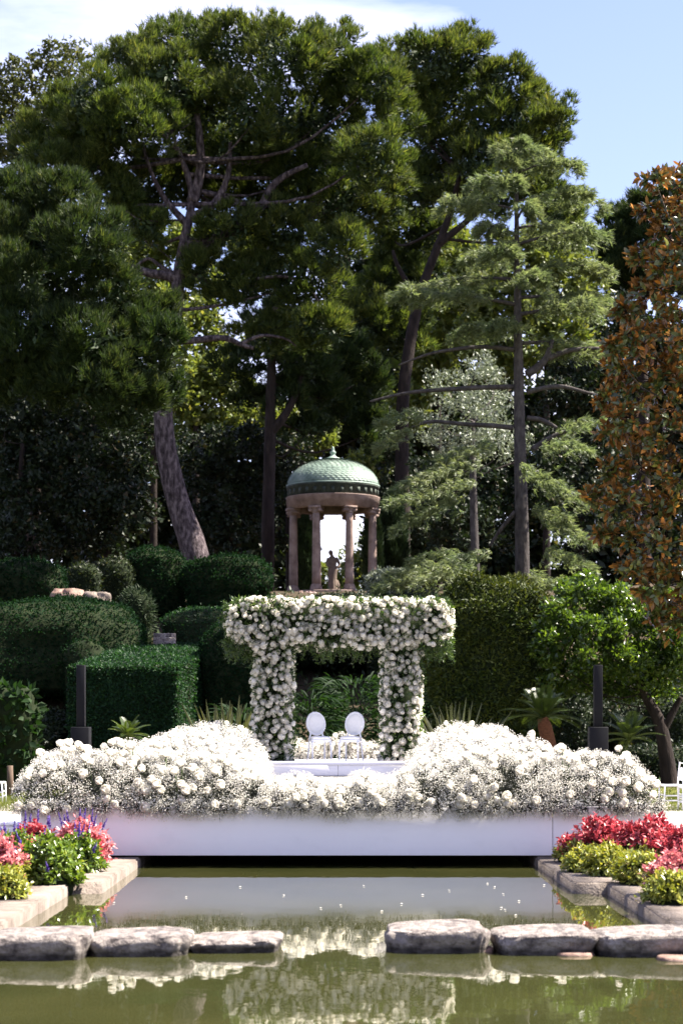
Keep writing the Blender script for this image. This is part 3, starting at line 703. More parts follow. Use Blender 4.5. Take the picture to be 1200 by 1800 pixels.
# ------------------------------------------------------------------ stepping stones
def boulder(c, rx, ry, rz, seed, sub=4, flat=.55, amp=.10, freq=1.6, pw=.62):
    V, T = ico(sub); V = V.copy(); U = V.copy()
    V = np.sign(V) * np.abs(V) ** pw                                   # squarish block
    V = V / np.maximum(np.abs(V).max(), 1)
    V *= (1 + lump(U, amp, freq, seed) + lump(U, amp * .4, freq * 3, seed + 1) + lump(U, amp * .18, freq * 8, seed + 2))[:, None]
    V[:, 2] = np.where(V[:, 2] > flat, flat + (V[:, 2] - flat) * .25, V[:, 2])
    return V * [rx, ry, rz] + np.asarray(c), T
ST = [(72, 186, 1689, 1628, 'broad pale stepping stone, leftmost of the row across the pool'), (246, 172, 1683, 1630, 'pale stepping stone second from the left across the pool'),
      (412, 162, 1676, 1636, 'low pale stepping stone third from the left, just left of the open gap'), (765, 178, 1676, 1617, 'tall pale stepping stone just right of the open gap in the row'),
      (953, 178, 1680, 1625, 'pale stepping stone second from the right across the pool'), (1140, 200, 1683, 1626, 'broad pale stepping stone, rightmost of the row across the pool')]
for i, (px, wd, yb, yt, lb) in enumerate(ST):
    Y0 = H * F / (yb - YH); Yc = Y0 + .40; x = (px - CX) * Yc / F; rx = wd * Yc / F * .5
    zt = H - (yt - YH) * (Yc + .25) / F
    V, T = boulder((x, Yc, zt - .27), rx * 1.04, .42, .36, 10 + i, 5, .66, .085, 1.7, .42)
    V[:, :2] = (V[:, :2] - [x, Yc]) * np.interp(V[:, 2], [-.1, .02, zt * .6, zt], [.90, .93, 1.0, .98])[:, None] + [x, Yc]
    V[:, 2] += np.interp(V[:, 0], [x - rx, x, x + rx], [-.02, 0, .01])
    solo('stepping_stone', [(V, T, 0)], [M['rock']], lb, 'stone', (x, Yc, 0), 'stepping stones across the pool', True)
RR = [(20, 1684, 62, 'flat reddish rock awash in front of the leftmost stepping stone'), (185, 1678, 46, 'flat reddish rock awash between first and second stepping stones from the left'), (342, 1670, 44, 'flat reddish rock awash between second and third stepping stones from the left'),
      (845, 1671, 44, 'small reddish rock awash beside the tall stepping stone by the gap'), (1008, 1678, 72, 'flat reddish rock awash between the two rightmost stepping stones'), (1185, 1687, 60, 'flat reddish rock awash in front of the rightmost stepping stone')]
for i, (px, yb, wd, lb) in enumerate(RR):
    Y0 = H * F / (yb - YH); x = (px - CX) * Y0 / F; rx = wd * Y0 / F * .5
    V, T = boulder((x, Y0 + .02, -.03), rx, .16, .085, 60 + i, 3, .6, .12, 2.0, .7)
    solo('reddish_rock', [(V, T, 0)], [M['redrock']], lb, 'rock', (x, Y0, 0), 'reddish rocks between the stepping stones', True)
Y0 = H * F / (1665 - YH); V, T = boulder(((585 - CX) * Y0 / F, Y0 + .1, -.055), 104 * Y0 / F, .12, .075, 91, 4, .5, .07, 2.2, .5)
solo('sunken_slab', [(V, T, 0)], [M['redrock']], 'thin reddish slab barely above the water in the gap between stepping stones', 'stone', ((585 - CX) * Y0 / F, Y0, 0), None, True)
# petals on the water
pt = []
for px, py in ((854, 1554), (870, 1560), (885, 1572), (909, 1585), (882, 1597), (888, 1600), (903, 1610), (957, 1557), (600, 1592), (325, 1578), (202, 1588), (565, 1597), (668, 1603), (707, 1590), (790, 1566), (420, 1560), (500, 1575), (640, 1558), (740, 1574)):
    Y = H * F / (py - YH); pt.append(((px - CX) * Y / F, Y, .006))
for i, p_ in enumerate(pt):
    v, f = leaves(np.array([p_]), np.array([[math.cos(i * 2.1), math.sin(i * 2.1), .05]]), np.array([[0, 0, 1.]]), .030, .026, .25)
    solo('petal', [(v, f, 0)], [M['rose']], 'small fallen white petal floating on the pool in front of the stage', 'petal', p_, 'petals floating on the pool')

# ------------------------------------------------------------------ flower bed plants
def bed_plant(name, label, px, ytop, ybase, wpx, leafm, lsize, n_, spikes=0, group=None, Y=None, under=None):
    Y = Y or min(24.1, (H - .15) * F / (ybase - YH)); s_ = Y / F
    px += -15 if px < CX else 0; x = (px - CX) * s_; rx = wpx * s_ * .74; hgt = (H - (ytop - YH) * s_) - .15; base = (x, Y, .15)
    t_ = thing(name, label, 'plant', base, 0, group)
    # shoots spread through a dome, each with whorls of leaves
    ns = n_ // 7; u_ = unit(rng.normal(size=(ns, 3)) + [0, -.15, .4]); u_[:, 2] = np.abs(u_[:, 2])
    q = (rng.uniform(.72, 1.0, ns) * (1 + lump(u_, .16, 3.2, int(px)))).reshape(-1, 1); tip = np.array(base) + u_ * q * [rx, rx * .85, hgt]
    idx = np.repeat(np.arange(ns), 9); p_ = tip[idx] - u_[idx] * rng.uniform(0, .10, (len(idx), 1)) + rng.normal(size=(len(idx), 3)) * .012
    ax = unit(rand_unit(len(idx)) * 1.0 + u_[idx] * .55 + [0, 0, .15]); nr = unit(u_[idx] + [0, 0, .8] + .5 * rand_unit(len(idx)))
    mi = [leafm] + ([under] if under else [])
    ch = []
    if under:
        lowm = (u_[idx, 2] < .45) & (rng.random(len(idx)) < .85)
        for mm, kk in ((~lowm, 0), (lowm, 1)): 
            if mm.sum(): ch.append((*leaves(p_[mm], ax[mm], nr[mm], rng.uniform(.75, 1.25, mm.sum()) * lsize, rng.uniform(.45, .7, mm.sum()) * lsize, .2), kk))
    else: ch.append((*leaves(p_, ax, nr, rng.uniform(.75, 1.25, len(p_)) * lsize, rng.uniform(.45, .7, len(p_)) * lsize, .2), 0))
    tag(part('foliage', ch, mi, t_), kind='stuff')
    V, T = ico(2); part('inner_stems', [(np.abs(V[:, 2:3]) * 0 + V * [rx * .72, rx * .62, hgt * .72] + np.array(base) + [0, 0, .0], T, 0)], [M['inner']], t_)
    for k in range(spikes):
        uu = unit(rng.normal(size=3) + [0, .1, 1.4]); p0 = np.array(base) + uu * [rx * .95, rx * .8, hgt * .93]; d_ = unit(uu * .5 + [rng.normal() * .2, 0, 1]); L_ = rng.uniform(.10, .20)
        pts = p0 + d_ * np.linspace(0, L_, 9)[:, None]; fl = np.repeat(pts[2:], 8, 0); rr = np.linspace(.016, .006, 7).repeat(8)
        part('flower_spike', [(*tube(pts[[0, 4, 8]], .004, 4), 0), (*leaves(fl, unit(rand_unit(len(fl)) + d_ * .4), rand_unit(len(fl)), rr * 1.7, rr * 1.3, .3), 0)], [M['purple']], t_)
GL, GR = 'plants in the bed by the purple spikes', 'plants in the red and lime bed'
bed_plant('salvia', 'bushy green salvia with purple spikes at the pool corner, nearest the stage', 150, 1464, 1528, 66, M['midgreen'], .062, 2600, 9, GL)
bed_plant('salvia', 'largest bushy green salvia with purple spikes, in the middle of its bed', 98, 1468, 1547, 96, M['midgreen'], .066, 3600, 9, GL)
bed_plant('salvia', 'green salvia with purple spikes beside the white step', 40, 1462, 1530, 60, M['midgreen'], .060, 2200, 10, GL)
bed_plant('coleus', 'pink and red coleus tucked between the salvia and the stage panel', 156, 1440, 1508, 84, M['coleus_pink'], .060, 2400, 14, GL, 24.0)
bed_plant('coleus', 'dark red coleus at the pool end of the bed, touching the stage panel', 178, 1462, 1512, 32, M['coleus_red'], .058, 1000, 0, GL, 23.6)
bed_plant('coleus', 'purple-tipped red coleus close to the white step', 75, 1440, 1510, 70, M['coleus_red'], .058, 1600, 12, GL, 23.9)
bed_plant('coleus', 'coral pink coleus at the picture\'s left edge', 8, 1466, 1556, 80, M['coleus_pink'], .062, 2600, 0, GL, None, M['lime'])
bed_plant('coleus', 'lime and pink low coleus in front of the coral one at the left edge', 22, 1520, 1574, 62, M['lime'], .055, 1500, 0, GL)
bed_plant('coleus', 'red coleus at the inner end of the bed, touching the stage seam', 1010, 1464, 1516, 60, M['coleus_red'], .062, 1500, 0, GR, 24.0, M['lime'])
bed_plant('coleus', 'tall red and pink coleus in front of the stage corner', 1068, 1430, 1525, 104, M['coleus_red'], .066, 3400, 0, GR, 23.7, M['lime'])
bed_plant('coleus', 'tall red coleus before the low white step', 1135, 1432, 1530, 100, M['coleus_red'], .066, 3200, 0, GR, 23.2, M['lime'])
bed_plant('coleus', 'crimson coleus at the far right edge of the picture, level with the step', 1196, 1448, 1540, 84, M['coleus_red'], .066, 2600, 0, GR, 22.6, M['lime'])
bed_plant('coleus', 'rosy pink coleus at the right edge, in front of the crimson one', 1190, 1488, 1566, 86, M['coleus_pink'], .064, 2600, 0, GR, None, M['lime'])
bed_plant('coleus', 'lime coleus at the kerb below the red one by the stage seam', 1030, 1486, 1528, 66, M['lime'], .055, 1600, 0, GR)
bed_plant('coleus', 'lime coleus above the terracotta edging block', 1075, 1484, 1534, 78, M['lime'], .058, 2200, 0, GR)
bed_plant('coleus', 'lime coleus flecked with red in the middle of the bed', 1128, 1492, 1548, 78, M['lime'], .058, 2200, 0, GR)
bed_plant('coleus', 'lime coleus nearest the camera at the right edge', 1186, 1530, 1582, 84, M['lime'], .058, 2400, 0, GR)
Y = 21.9; solo('terracotta_block', [(*bevel_box((1046 - CX) * Y / F, (1087 - CX) * Y / F, Y - .1, Y, .12, .20, .01), 0)], [M['terracotta']], 'small terracotta edging block at the kerb under the lime coleus', 'edging block', ((1066 - CX) * Y / F, Y, .12))

# ------------------------------------------------------------------ slatted white guest chairs, post
def guest_chair(label, loc, rz):
    c = thing('guest_chair', label, 'chair', loc, rz, 'white guest chairs on the lawn'); W = [M['white']]
    def lp(nm, ch): return part(nm, ch, W, c, True, world=False)
    lp('seat', [(*bevel_box(-.20, .20, -.20, .20, .43, .47, .015), 0)])
    for s_ in (-1, 1):
        lp('leg', [(*tube([(s_ * .18, -.18, .44), (s_ * .19, -.2, 0)], [.018, .013], 8), 0)])
        lp('leg', [(*tube(smooth_path([(s_ * .165, .24, .92), (s_ * .17, .20, .45), (s_ * .175, .22, 0)], 9), .016, 8), 0)])
        for zz in (.14, .24): lp('stretcher', [(*tube([(s_ * .187, -.19, zz), (s_ * .173, .21, zz)], .009, 6), 0)])
    for yy in (-.19, .21):
        for zz in (.17, .27): lp('stretcher', [(*tube([(-.18, yy, zz), (.18, yy, zz)], .009, 6), 0)])
    for zz, yy in ((.90, .238), (.80, .228), (.56, .208)): lp('back_rail', [(*tube([(-.165, yy, zz), (.165, yy, zz)], .013, 6), 0)])
    for xx in np.linspace(-.12, .12, 6): lp('spindle', [(*tube([(xx, .208, .56), (xx, .228, .80)], .007, 6), 0)])
def at_ground(px, Y): x = (px - CX) * Y / F; return (x, Y, float(gz(x, Y)))
guest_chair('white slatted-back chair on the lawn behind the right end of the flowers', at_ground(1178, 40.5), math.radians(-82))
guest_chair('white slatted-back chair cut by the right edge of the picture', at_ground(1212, 39.2), math.radians(-86))
guest_chair('white slatted-back chair cut by the left edge, beside the wooden post', at_ground(-8, 42.5), math.radians(88))
x, Y, z_ = at_ground(18, 47); solo('wooden_post', [(*tube([(x, Y, z_ - .02), (x + .01, Y, z_ + .35), (x + .0, Y, z_ + .72)], [.085, .075, .07], 9), 0)], [M['log']], 'short dark wooden post on the lawn by the left edge', 'post', (x, Y, z_), None, True)

# ------------------------------------------------------------------ temple and statue
RX, RY, RB = (585 - CX) * 85 / F, 85.0, 7.40
tm = thing('garden_temple', 'round stone garden temple with a green copper dome among the trees', 'temple', (RX, RY, RB))
for k, (r_, z0, z1) in enumerate(((2.75, 6.6, 7.05), (2.45, 7.05, 7.23), (2.2, 7.23, 7.40))):
    v, q = lathe([(.01, z1), (r_, z1), (r_ + .02, z1 - .03), (r_, z0), (.01, z0)][::-1], 40, RX, RY); part('step', [(v, q, 0)], [M['temple']], tm)
cz0, cz1 = 7.40, 10.93
for k in range(8):
    a = math.radians(22.5 + 45 * k); x, y = RX + 1.82 * math.cos(a), RY + 1.82 * math.sin(a)
    zz = np.linspace(0, 1, 9); pr = [(.175 - .03 * t_ ** 1.6, cz0 + .26 + (cz1 - cz0 - .56) * t_) for t_ in zz]
    c_ = part('column', [(*lathe([(.01, pr[0][1])] + pr + [(.01, pr[-1][1])], 16, x, y), 0)], [M['temple']], tm, True)
    part('base', [(*lathe([(.01, cz0), (.26, cz0), (.26, cz0 + .10), (.235, cz0 + .11), (.25, cz0 + .17), (.20, cz0 + .20), (.215, cz0 + .24), (.18, cz0 + .265), (.01, cz0 + .265)], 16, x, y), 0)], [M['temple']], c_, world=False) if False else None
    bs = part('column_base', [(*lathe([(.01, cz0), (.26, cz0), (.26, cz0 + .10), (.235, cz0 + .11), (.25, cz0 + .17), (.20, cz0 + .20), (.215, cz0 + .24), (.18, cz0 + .265), (.01, cz0 + .265)], 16, x, y), 0)], [M['temple']], tm)
    ch = [(*lathe([(.01, cz1 - .30), (.15, cz1 - .30), (.17, cz1 - .25), (.155, cz1 - .23), (.2, cz1 - .13), (.22, cz1 - .10), (.01, cz1 - .10)], 16, x, y), 0)]
    tx, ty = -math.sin(a), math.cos(a)
    for s_ in (-1, 1): ch.append((*tube([(x + s_ * .19 * tx - .2 * math.cos(a), y + s_ * .19 * ty - .2 * math.sin(a), cz1 - .17), (x + s_ * .19 * tx + .2 * math.cos(a), y + s_ * .19 * ty + .2 * math.sin(a), cz1 - .17)], .075, 10), 0))
    v, f = box(-.25, .25, -.25, .25, cz1 - .095, cz1 - .003); R_ = np.array([[math.cos(a), -math.sin(a)], [math.sin(a), math.cos(a)]]); v[:, :2] = v[:, :2] @ R_.T + [x, y]; ch.append((v, f, 0))
    part('capital', ch, [M['temple']], tm)
part('architrave', [(*lathe([(1.60, 10.93), (1.96, 10.93), (1.96, 11.16), (1.985, 11.17), (1.985, 11.40), (2.0, 11.42), (2.0, 11.45), (1.60, 11.45), (1.60, 10.93)], 64, RX, RY), 0)], [M['temple']], tm)
fr = part('frieze', [(*lathe([(1.7, 11.452), (1.94, 11.452), (1.94, 11.82), (1.98, 11.84), (1.99, 11.92), (1.7, 11.92), (1.7, 11.452)], 64, RX, RY), 0)], [M['copper_dark']], tm)
for k in range(32):
    a = 2 * math.pi * k / 32; v, f = box(1.93, 1.955, -.07, .07, 11.52, 11.74); R_ = np.array([[math.cos(a), -math.sin(a)], [math.sin(a), math.cos(a)]]); v[:, :2] = v[:, :2] @ R_.T + [RX, RY]
    o = link('frieze_block', mesh_np('frieze_block', [(v - np.array(tm.location), f, 0)], [M['copper_dark']]), fr)
th = np.linspace(0, math.pi / 2, 14); prof = [(2.0, 11.925), (2.0, 11.965)] + [(1.93 * math.cos(t_) ** 1.06 if t_ < 1.55 else .02, 11.975 + 1.14 * math.sin(t_)) for t_ in th]
dm = part('dome', [(*lathe(prof, 64, RX, RY), 0)], [M['copper']], tm, True)
ch = []; rows = 17
for r_i in range(rows):
    t0 = .03 + 1.32 * r_i / rows; t1 = t0 + 1.32 / rows * 1.35; nsc = max(8, int(56 * math.cos(t0)))
    for k in range(nsc):
        a = 2 * math.pi * (k + .5 * (r_i % 2)) / nsc; da = math.pi / nsc * .96
        def pd(t_, an, o_): r2 = 1.93 * math.cos(t_) ** 1.06 + o_ * math.cos(t_); return (RX + r2 * math.cos(an), RY + r2 * math.sin(an), 11.975 + 1.14 * math.sin(t_) + o_ * math.sin(t_))
        tm_ = t0 + (t1 - t0) * .35
        v = [pd(t1, a - da, .006), pd(t1, a + da, .006), pd(tm_, a + da, .03), pd(t0, a, .04), pd(tm_, a - da, .03)]
        ch.append((v, [(0, 4, 3), (0, 3, 1), (1, 3, 2)], 0))
tag(part('dome_scales', ch, [M['copper']], tm), kind='stuff')
part('finial', [(*lathe([(.01, 13.02), (.28, 13.03), (.34, 13.08), (.34, 13.14), (.20, 13.19), (.12, 13.25), (.08, 13.32), (.13, 13.37), (.13, 13.42), (.06, 13.47), (.07, 13.52), (.03, 13.64), (.01, 13.66)], 20, RX, RY), 0)], [M['copper']], tm, True)

def statue():
    b = (RX, RY, 7.405); s_ = thing('statue', 'stone statue of a draped standing figure inside the temple', 'statue', b)
    part('pedestal', [(*lathe([(.01, 7.405), (.42, 7.405), (.42, 7.47), (.36, 7.50), (.36, 7.545), (.01, 7.545)], 24, RX, RY), 0)], [M['statue']], s_)
    bm = bmesh.new(); ch = []
    z0 = 7.54
    def T(pts, rad, seg=14): ch.append(tube(np.array(pts) * [1.12, 1.12, 1.06] + [RX, RY, z0], np.array(rad) * 1.16, seg))
    # draped lower body and trunk in one sweep (x, y, z) with elliptical sections
    T([(-.01, 0, 0), (-.01, 0, .15), (-.015, 0, .40), (-.02, 0, .62), (-.005, 0, .80), (-.02, 0, .93), (-.03, 0, 1.10), (-.03, 0, 1.25), (-.02, 0, 1.34)],
      [(.20, .17), (.165, .15), (.15, .135), (.17, .15), (.185, .15), (.15, .125), (.165, .13), (.175, .115), (.08, .07)])
    T([(-.02, 0, 1.32), (-.055, -.01, 1.42)], [(.06, .06), (.055, .055)])
    T([(-.055, -.02, 1.38), (-.075, -.03, 1.46), (-.095, -.04, 1.53), (-.10, -.04, 1.59)], [(.055, .065), (.085, .10), (.085, .10), (.04, .05)])
    T([(-.16, .03, 1.47), (-.09, .05, 1.52), (-.04, .04, 1.53)], [(.03, .03), (.06, .06), (.035, .035)])
    T([(.10, 0, 1.28), (.185, .02, 1.19), (.24, .04, 1.02), (.225, .01, .95), (.15, -.06, .90), (.12, -.09, .89)], [(.06, .06), (.06, .06), (.048, .048), (.048, .048), (.04, .04), (.035, .035)])
    T([(-.17, 0, 1.27), (-.215, -.03, 1.14), (-.205, -.09, .98), (-.15, -.16, .90), (-.09, -.17, .93)], [(.058, .058), (.055, .055), (.048, .048), (.04, .04), (.035, .035)])
    T([(.16, .05, 0), (.17, .05, .2), (.15, .05, .38)], [(.10, .10), (.09, .09), (.05, .05)])
    for k in range(9):
        a = k * .7; T([(.17 * math.cos(a) - .01, .15 * math.sin(a), 0), (.14 * math.cos(a) - .02, .125 * math.sin(a), .4), (.15 * math.cos(a + .35) - .01, .13 * math.sin(a + .35), .8)], [(.03, .03), (.028, .028), (.014, .014)], 6)
    o = part('figure', [(v, f, 0) for v, f in ch], [M['statue']], s_, True)
    rm = o.modifiers.new('remesh', 'REMESH'); rm.mode = 'VOXEL'; rm.voxel_size = .016; rm.use_smooth_shade = True
    sm = o.modifiers.new('smooth', 'SMOOTH'); sm.iterations = 2
statue()

# ------------------------------------------------------------------ trees
def px_path(pts, Y):
    """pts: (px, py[, dY]) photo positions on the plane Y"""
    return np.array([P(p[0], p[1], Y + (p[2] if len(p) > 2 else 0)) for p in pts])

def ptube(pts, wpx, Y, n=22, seg=10):
    pa = smooth_path(px_path(pts, Y), n); w_ = np.interp(np.linspace(0, 1, n), np.linspace(0, 1, len(wpx)), wpx) * Y / F * .5
    v, f = tube(pa, w_, seg); v = v + (lump(v, .04, 2.5, 3) * np.mean(w_) * 2)[:, None] * rand_unit(1); return v, f

def lobe_list(lobes, Y, dscale=.85, jit=2.0):
    C_, R_ = [], []
    for q in lobes:
        px, py, rx, ry = q[:4]; dy = q[4] if len(q) > 4 else rng.uniform(-jit, jit)
        C_.append(P(px, py, Y + dy)); k = (Y + dy) / F; R_.append((rx * k, rx * k * dscale, ry * k))
    return np.array(C_), np.array(R_)

def fill(C_, R_, sr=(.45, .85), dens=2.0, per=30, up=.35, inner=.6):
    """sub-clumps over each lobe; returns points, outward directions"""
    pts, dirs = [], []
    for c, r in zip(C_, R_):
        mr = float(np.mean(r)); q = float(np.clip(mr * .3, *sr)); ns = max(4, int(dens * (mr / q) ** 2))
        u_ = unit(rng.normal(size=(ns, 3)) + [0, -.15, up]); sp = c + u_ * r * rng.uniform(inner, 1.05, (ns, 1)); ssz = q * rng.uniform(.6, 1.25, ns)
        k = np.repeat(np.arange(ns), per); v = unit(rng.normal(size=(len(k), 3)) + [0, 0, .3])
        pts.append(sp[k] + v * (ssz[k] * rng.uniform(.35, 1.05, len(k)))[:, None] * [1, 1, .8]); dirs.append(unit(v * .7 + u_[k] * .5 + [0, 0, 1.0]))
    return np.concatenate(pts), np.concatenate(dirs)

def heart(C_, R_, per_m3=9, most=900):
    """points through the inside of the lobes, where filler leaves close the crown"""
    pts = []
    for c, r in zip(C_, R_):
        n_ = int(min(most, 4.19 * np.prod(r) * per_m3 + 40)); pts.append(c + rand_unit(n_) * (rng.random((n_, 1)) ** .4) * r * .74)
    return np.concatenate(pts)

def limbs(C_, trunk_pts, w0):
    """boughs from the nearest lower point of the trunk to each lobe"""
    out = []
    for c in C_:
        dd = np.linalg.norm((trunk_pts - c) * [1, 1, 1.0], axis=1) + np.maximum(0, trunk_pts[:, 2] - c[2] + .8) * 2
        i = int(np.argmin(dd)); a = trunk_pts[i]; mid = a * .5 + c * .5 + np.array([0, 0, -.12 * np.linalg.norm(c - a)]) + rng.normal(size=3) * .3
        L_ = np.linalg.norm(c - a); w_ = w0 * np.clip(L_ / 6, .3, 1)
        out.append(tube(smooth_path([a, mid, c], 9), np.linspace(w_, w_ * .25, 9), 6))
    return out

def pine(label, Y, trunk, tw, lobes, leafm, bark, per=30, nb=9, L=.26, W=.030, extra=(), group=None, dens=2.6, name='pine_tree', bough=.16, sr=(.45, .85), jit=2.0, upb=.35):
    tp = smooth_path(px_path(trunk, Y), 30); b = tp[0].copy(); b[2] = float(gz(b[0], b[1])) - .1
    if b[2] < tp[0][2] - .05: tp = np.concatenate([[b], tp])
    t_ = thing(name, label, 'tree', tuple(b), 0, group)
    w_ = np.interp(np.linspace(0, 1, len(tp)), np.linspace(0, 1, len(tw)), tw) * Y / F * .5
    v, f = tube(tp, w_, 16); v += np.stack([lump(v, .05, 2.2, 1), lump(v, .05, 2.2, 2), np.zeros(len(v))], 1) * w_.mean() * 2
    part('trunk', [(v, f, 0)], [bark], t_, True)
    C_, R_ = lobe_list(lobes, Y, jit=jit)
    if bough:
        for v, f in limbs(C_[rng.random(len(C_)) < .55], tp, bough): part('branch', [(v, f, 0)], [bark], t_, True)
    for pts, wpx in extra: part('branch', [(*ptube(pts, wpx, Y, 18, 8), 0)], [bark], t_, True)
    p_, d_ = fill(C_, R_, sr, dens, per, upb)
    hp_ = heart(C_, R_, 55, 1700); hl = leaves(hp_, rand_unit(len(hp_)), rand_unit(len(hp_)), rng.uniform(.2, .38, len(hp_)), rng.uniform(.08, .15, len(hp_)))
    tag(part('crown', [(*tufts(p_, d_, nb, L, W), 0), (*hl, 1)], [leafm, M['cypress']], t_), kind='stuff')  # filler leaves are darker: the crown's inner shade put into their colour
    return t_

def leafy(label, Y, trunk, tw, lobes, leafm, bark, per=55, L=.16, W=.07, group=None, dens=2.0, name='tree', cat='tree', sr=(.4, .8), jit=1.5, bough=.10, extra=(), up=.3, droop=0.0, inner=.55, core=12):
    tp = smooth_path(px_path(trunk, Y), 20); b = tp[0].copy(); b[2] = float(gz(b[0], b[1])) - .1
    if b[2] < tp[0][2] - .05: tp = np.concatenate([[b], tp])
    t_ = thing(name, label, cat, tuple(b), 0, group)
    w_ = np.interp(np.linspace(0, 1, len(tp)), np.linspace(0, 1, len(tw)), tw) * Y / F * .5
    part('trunk', [(*tube(tp, w_, 12), 0)], [bark], t_, True)
    C_, R_ = lobe_list(lobes, Y, jit=jit)
    for v, f in limbs(C_, tp, bough): part('branch', [(v, f, 0)], [bark], t_, True)
    for pts, wpx in extra: part('branch', [(*ptube(pts, wpx, Y, 14, 8), 0)], [bark], t_, True)
    p_, d_ = fill(C_, R_, sr, dens, per, up, inner)
    hp_ = heart(C_, R_, core, 1200) if core else None
    ax = unit(d_ * .4 + rand_unit(len(p_)) + [0, 0, -droop]); nr = unit(rand_unit(len(p_)) + [0, 0, .6])
    tag(part('crown', [(*leaves(p_, ax, nr, L * rng.uniform(.7, 1.3, len(p_)), W * rng.uniform(.7, 1.3, len(p_))), 0)] + ([(*leaves(hp_, rand_unit(len(hp_)), rand_unit(len(hp_)), L * rng.uniform(1, 2.2, len(hp_)), W * rng.uniform(1, 2.2, len(hp_))), 0)] if core else []), [leafm], t_), kind='stuff')
    return t_

# the great pine over the temple
pine('huge spreading pine with a leaning mauve-grey trunk and domed crown', 76,
     [(348, 1000), (336, 950), (312, 880), (296, 810), (288, 740), (290, 670), (300, 600), (310, 530), (316, 470), (326, 415), (338, 350), (326, 295), (300, 230)],
     [52, 46, 41, 38, 35, 32, 28, 25, 22, 18, 14, 10, 5],
     [(235, 130, 85, 75), (330, 85, 85, 58), (425, 85, 85, 58), (515, 95, 80, 66), (595, 115, 78, 68), (655, 150, 62, 62), (690, 210, 42, 58), (175, 190, 70, 70), (125, 245, 62, 58),
      (90, 300, 50, 45), (240, 215, 80, 62), (360, 180, 80, 62), (460, 195, 88, 72), (570, 210, 88, 76), (650, 275, 70, 66), (155, 300, 66, 52), (420, 270, 66, 50), (530, 300, 80, 58),
      (610, 360, 82, 58), (690, 300, 40, 50), (240, 295, 45, 40), (400, 400, 60, 42), (500, 400, 80, 52), (590, 440, 60, 46), (430, 500, 70, 50), (530, 500, 80, 50), (560, 575, 66, 40),
      (470, 585, 60, 34), (345, 470, 40, 38), (300, 150, 85, 60), (255, 405, 40, 32), (200, 345, 50, 40), (690, 360, 38, 46), (270, 335, 70, 60, 3.5), (240, 395, 60, 40, 3.5), (335, 255, 60, 60, 3.5), (180, 260, 60, 50, 2), (410, 345, 50, 34, 4), (120, 200, 50, 45), (60, 260, 50, 50, 2), (450, 335, 70, 50, 4), (375, 295, 60, 50, 4.5), (480, 465, 70, 50, 4), (325, 335, 46, 36, 5), (560, 370, 70, 50, 4), (290, 205, 60, 50, 4), (400, 240, 60, 45, 4), (520, 250, 60, 45, 4), (610, 300, 60, 50, 4)],
     M['pine'], M['bark'], 34, 9, .27, .032,
     [([(316, 492), (290, 484), (262, 480), (235, 470), (196, 462)], [20, 17, 15, 12, 8]), ([(314, 485), (285, 470), (262, 455), (242, 466)], [10, 8, 6, 5]),
      ([(302, 600), (345, 598), (392, 594), (425, 606), (446, 612)], [16, 13, 12, 9, 7]), ([(425, 604), (460, 590), (500, 595), (520, 608)], [8, 6, 5, 3]),
      ([(338, 355), (352, 300), (350, 230), (340, 160)], [22, 16, 12, 6]), ([(330, 385), (375, 360), (400, 310), (405, 250)], [18, 14, 10, 6]),
      ([(322, 430), (380, 420), (450, 375), (485, 320), (540, 290)], [24, 22, 18, 13, 8]), ([(330, 395), (290, 350), (265, 300), (250, 250)], [14, 10, 7, 5]),
      ([(450, 490), (505, 487), (545, 510), (560, 530)], [7, 6, 5, 3])], bough=.10, sr=(.38, .7))
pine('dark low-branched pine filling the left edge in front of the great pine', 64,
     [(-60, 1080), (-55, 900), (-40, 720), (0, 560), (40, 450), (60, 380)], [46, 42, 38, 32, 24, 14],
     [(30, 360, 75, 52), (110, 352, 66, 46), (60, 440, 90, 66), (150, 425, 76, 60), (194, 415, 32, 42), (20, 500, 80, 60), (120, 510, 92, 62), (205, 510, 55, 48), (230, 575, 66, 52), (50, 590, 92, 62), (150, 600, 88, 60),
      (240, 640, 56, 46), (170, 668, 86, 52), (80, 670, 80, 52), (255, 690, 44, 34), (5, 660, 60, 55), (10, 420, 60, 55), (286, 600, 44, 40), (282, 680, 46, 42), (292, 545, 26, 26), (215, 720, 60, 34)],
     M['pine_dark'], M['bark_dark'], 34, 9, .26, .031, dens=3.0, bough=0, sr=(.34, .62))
pine('tall pine with a ragged crown behind the feathery cedar', 92,
     [(708, 1020), (707, 900), (706, 780), (712, 660), (735, 530), (770, 430), (792, 370), (808, 300)], [28, 26, 25, 23, 20, 17, 13, 7],
     [(755, 105, 62, 48), (825, 100, 55, 46), (690, 125, 48, 44), (800, 170, 85, 55), (885, 150, 58, 50), (880, 222, 78, 55), (945, 195, 50, 46), (986, 205, 36, 30), (740, 190, 58, 55), (775, 262, 80, 55), (850, 290, 66, 45), (930, 262, 58, 36), (965, 245, 36, 24),
      (735, 330, 58, 55), (690, 420, 62, 55, 6), (750, 410, 50, 46, 6), (690, 500, 56, 52, 6), (745, 500, 50, 46, 6), (700, 590, 60, 50, 6), (640, 560, 50, 46, 5), (770, 330, 45, 40, 4), (860, 350, 60, 40), (950, 330, 55, 42), (985, 400, 50, 60)],
     M['pine'], M['bark_dark'], 32, 8, .32, .045, [([(735, 530), (700, 470), (690, 440)], [14, 9, 5]), ([(770, 430), (830, 380), (880, 330)], [14, 10, 6])], bough=.09)
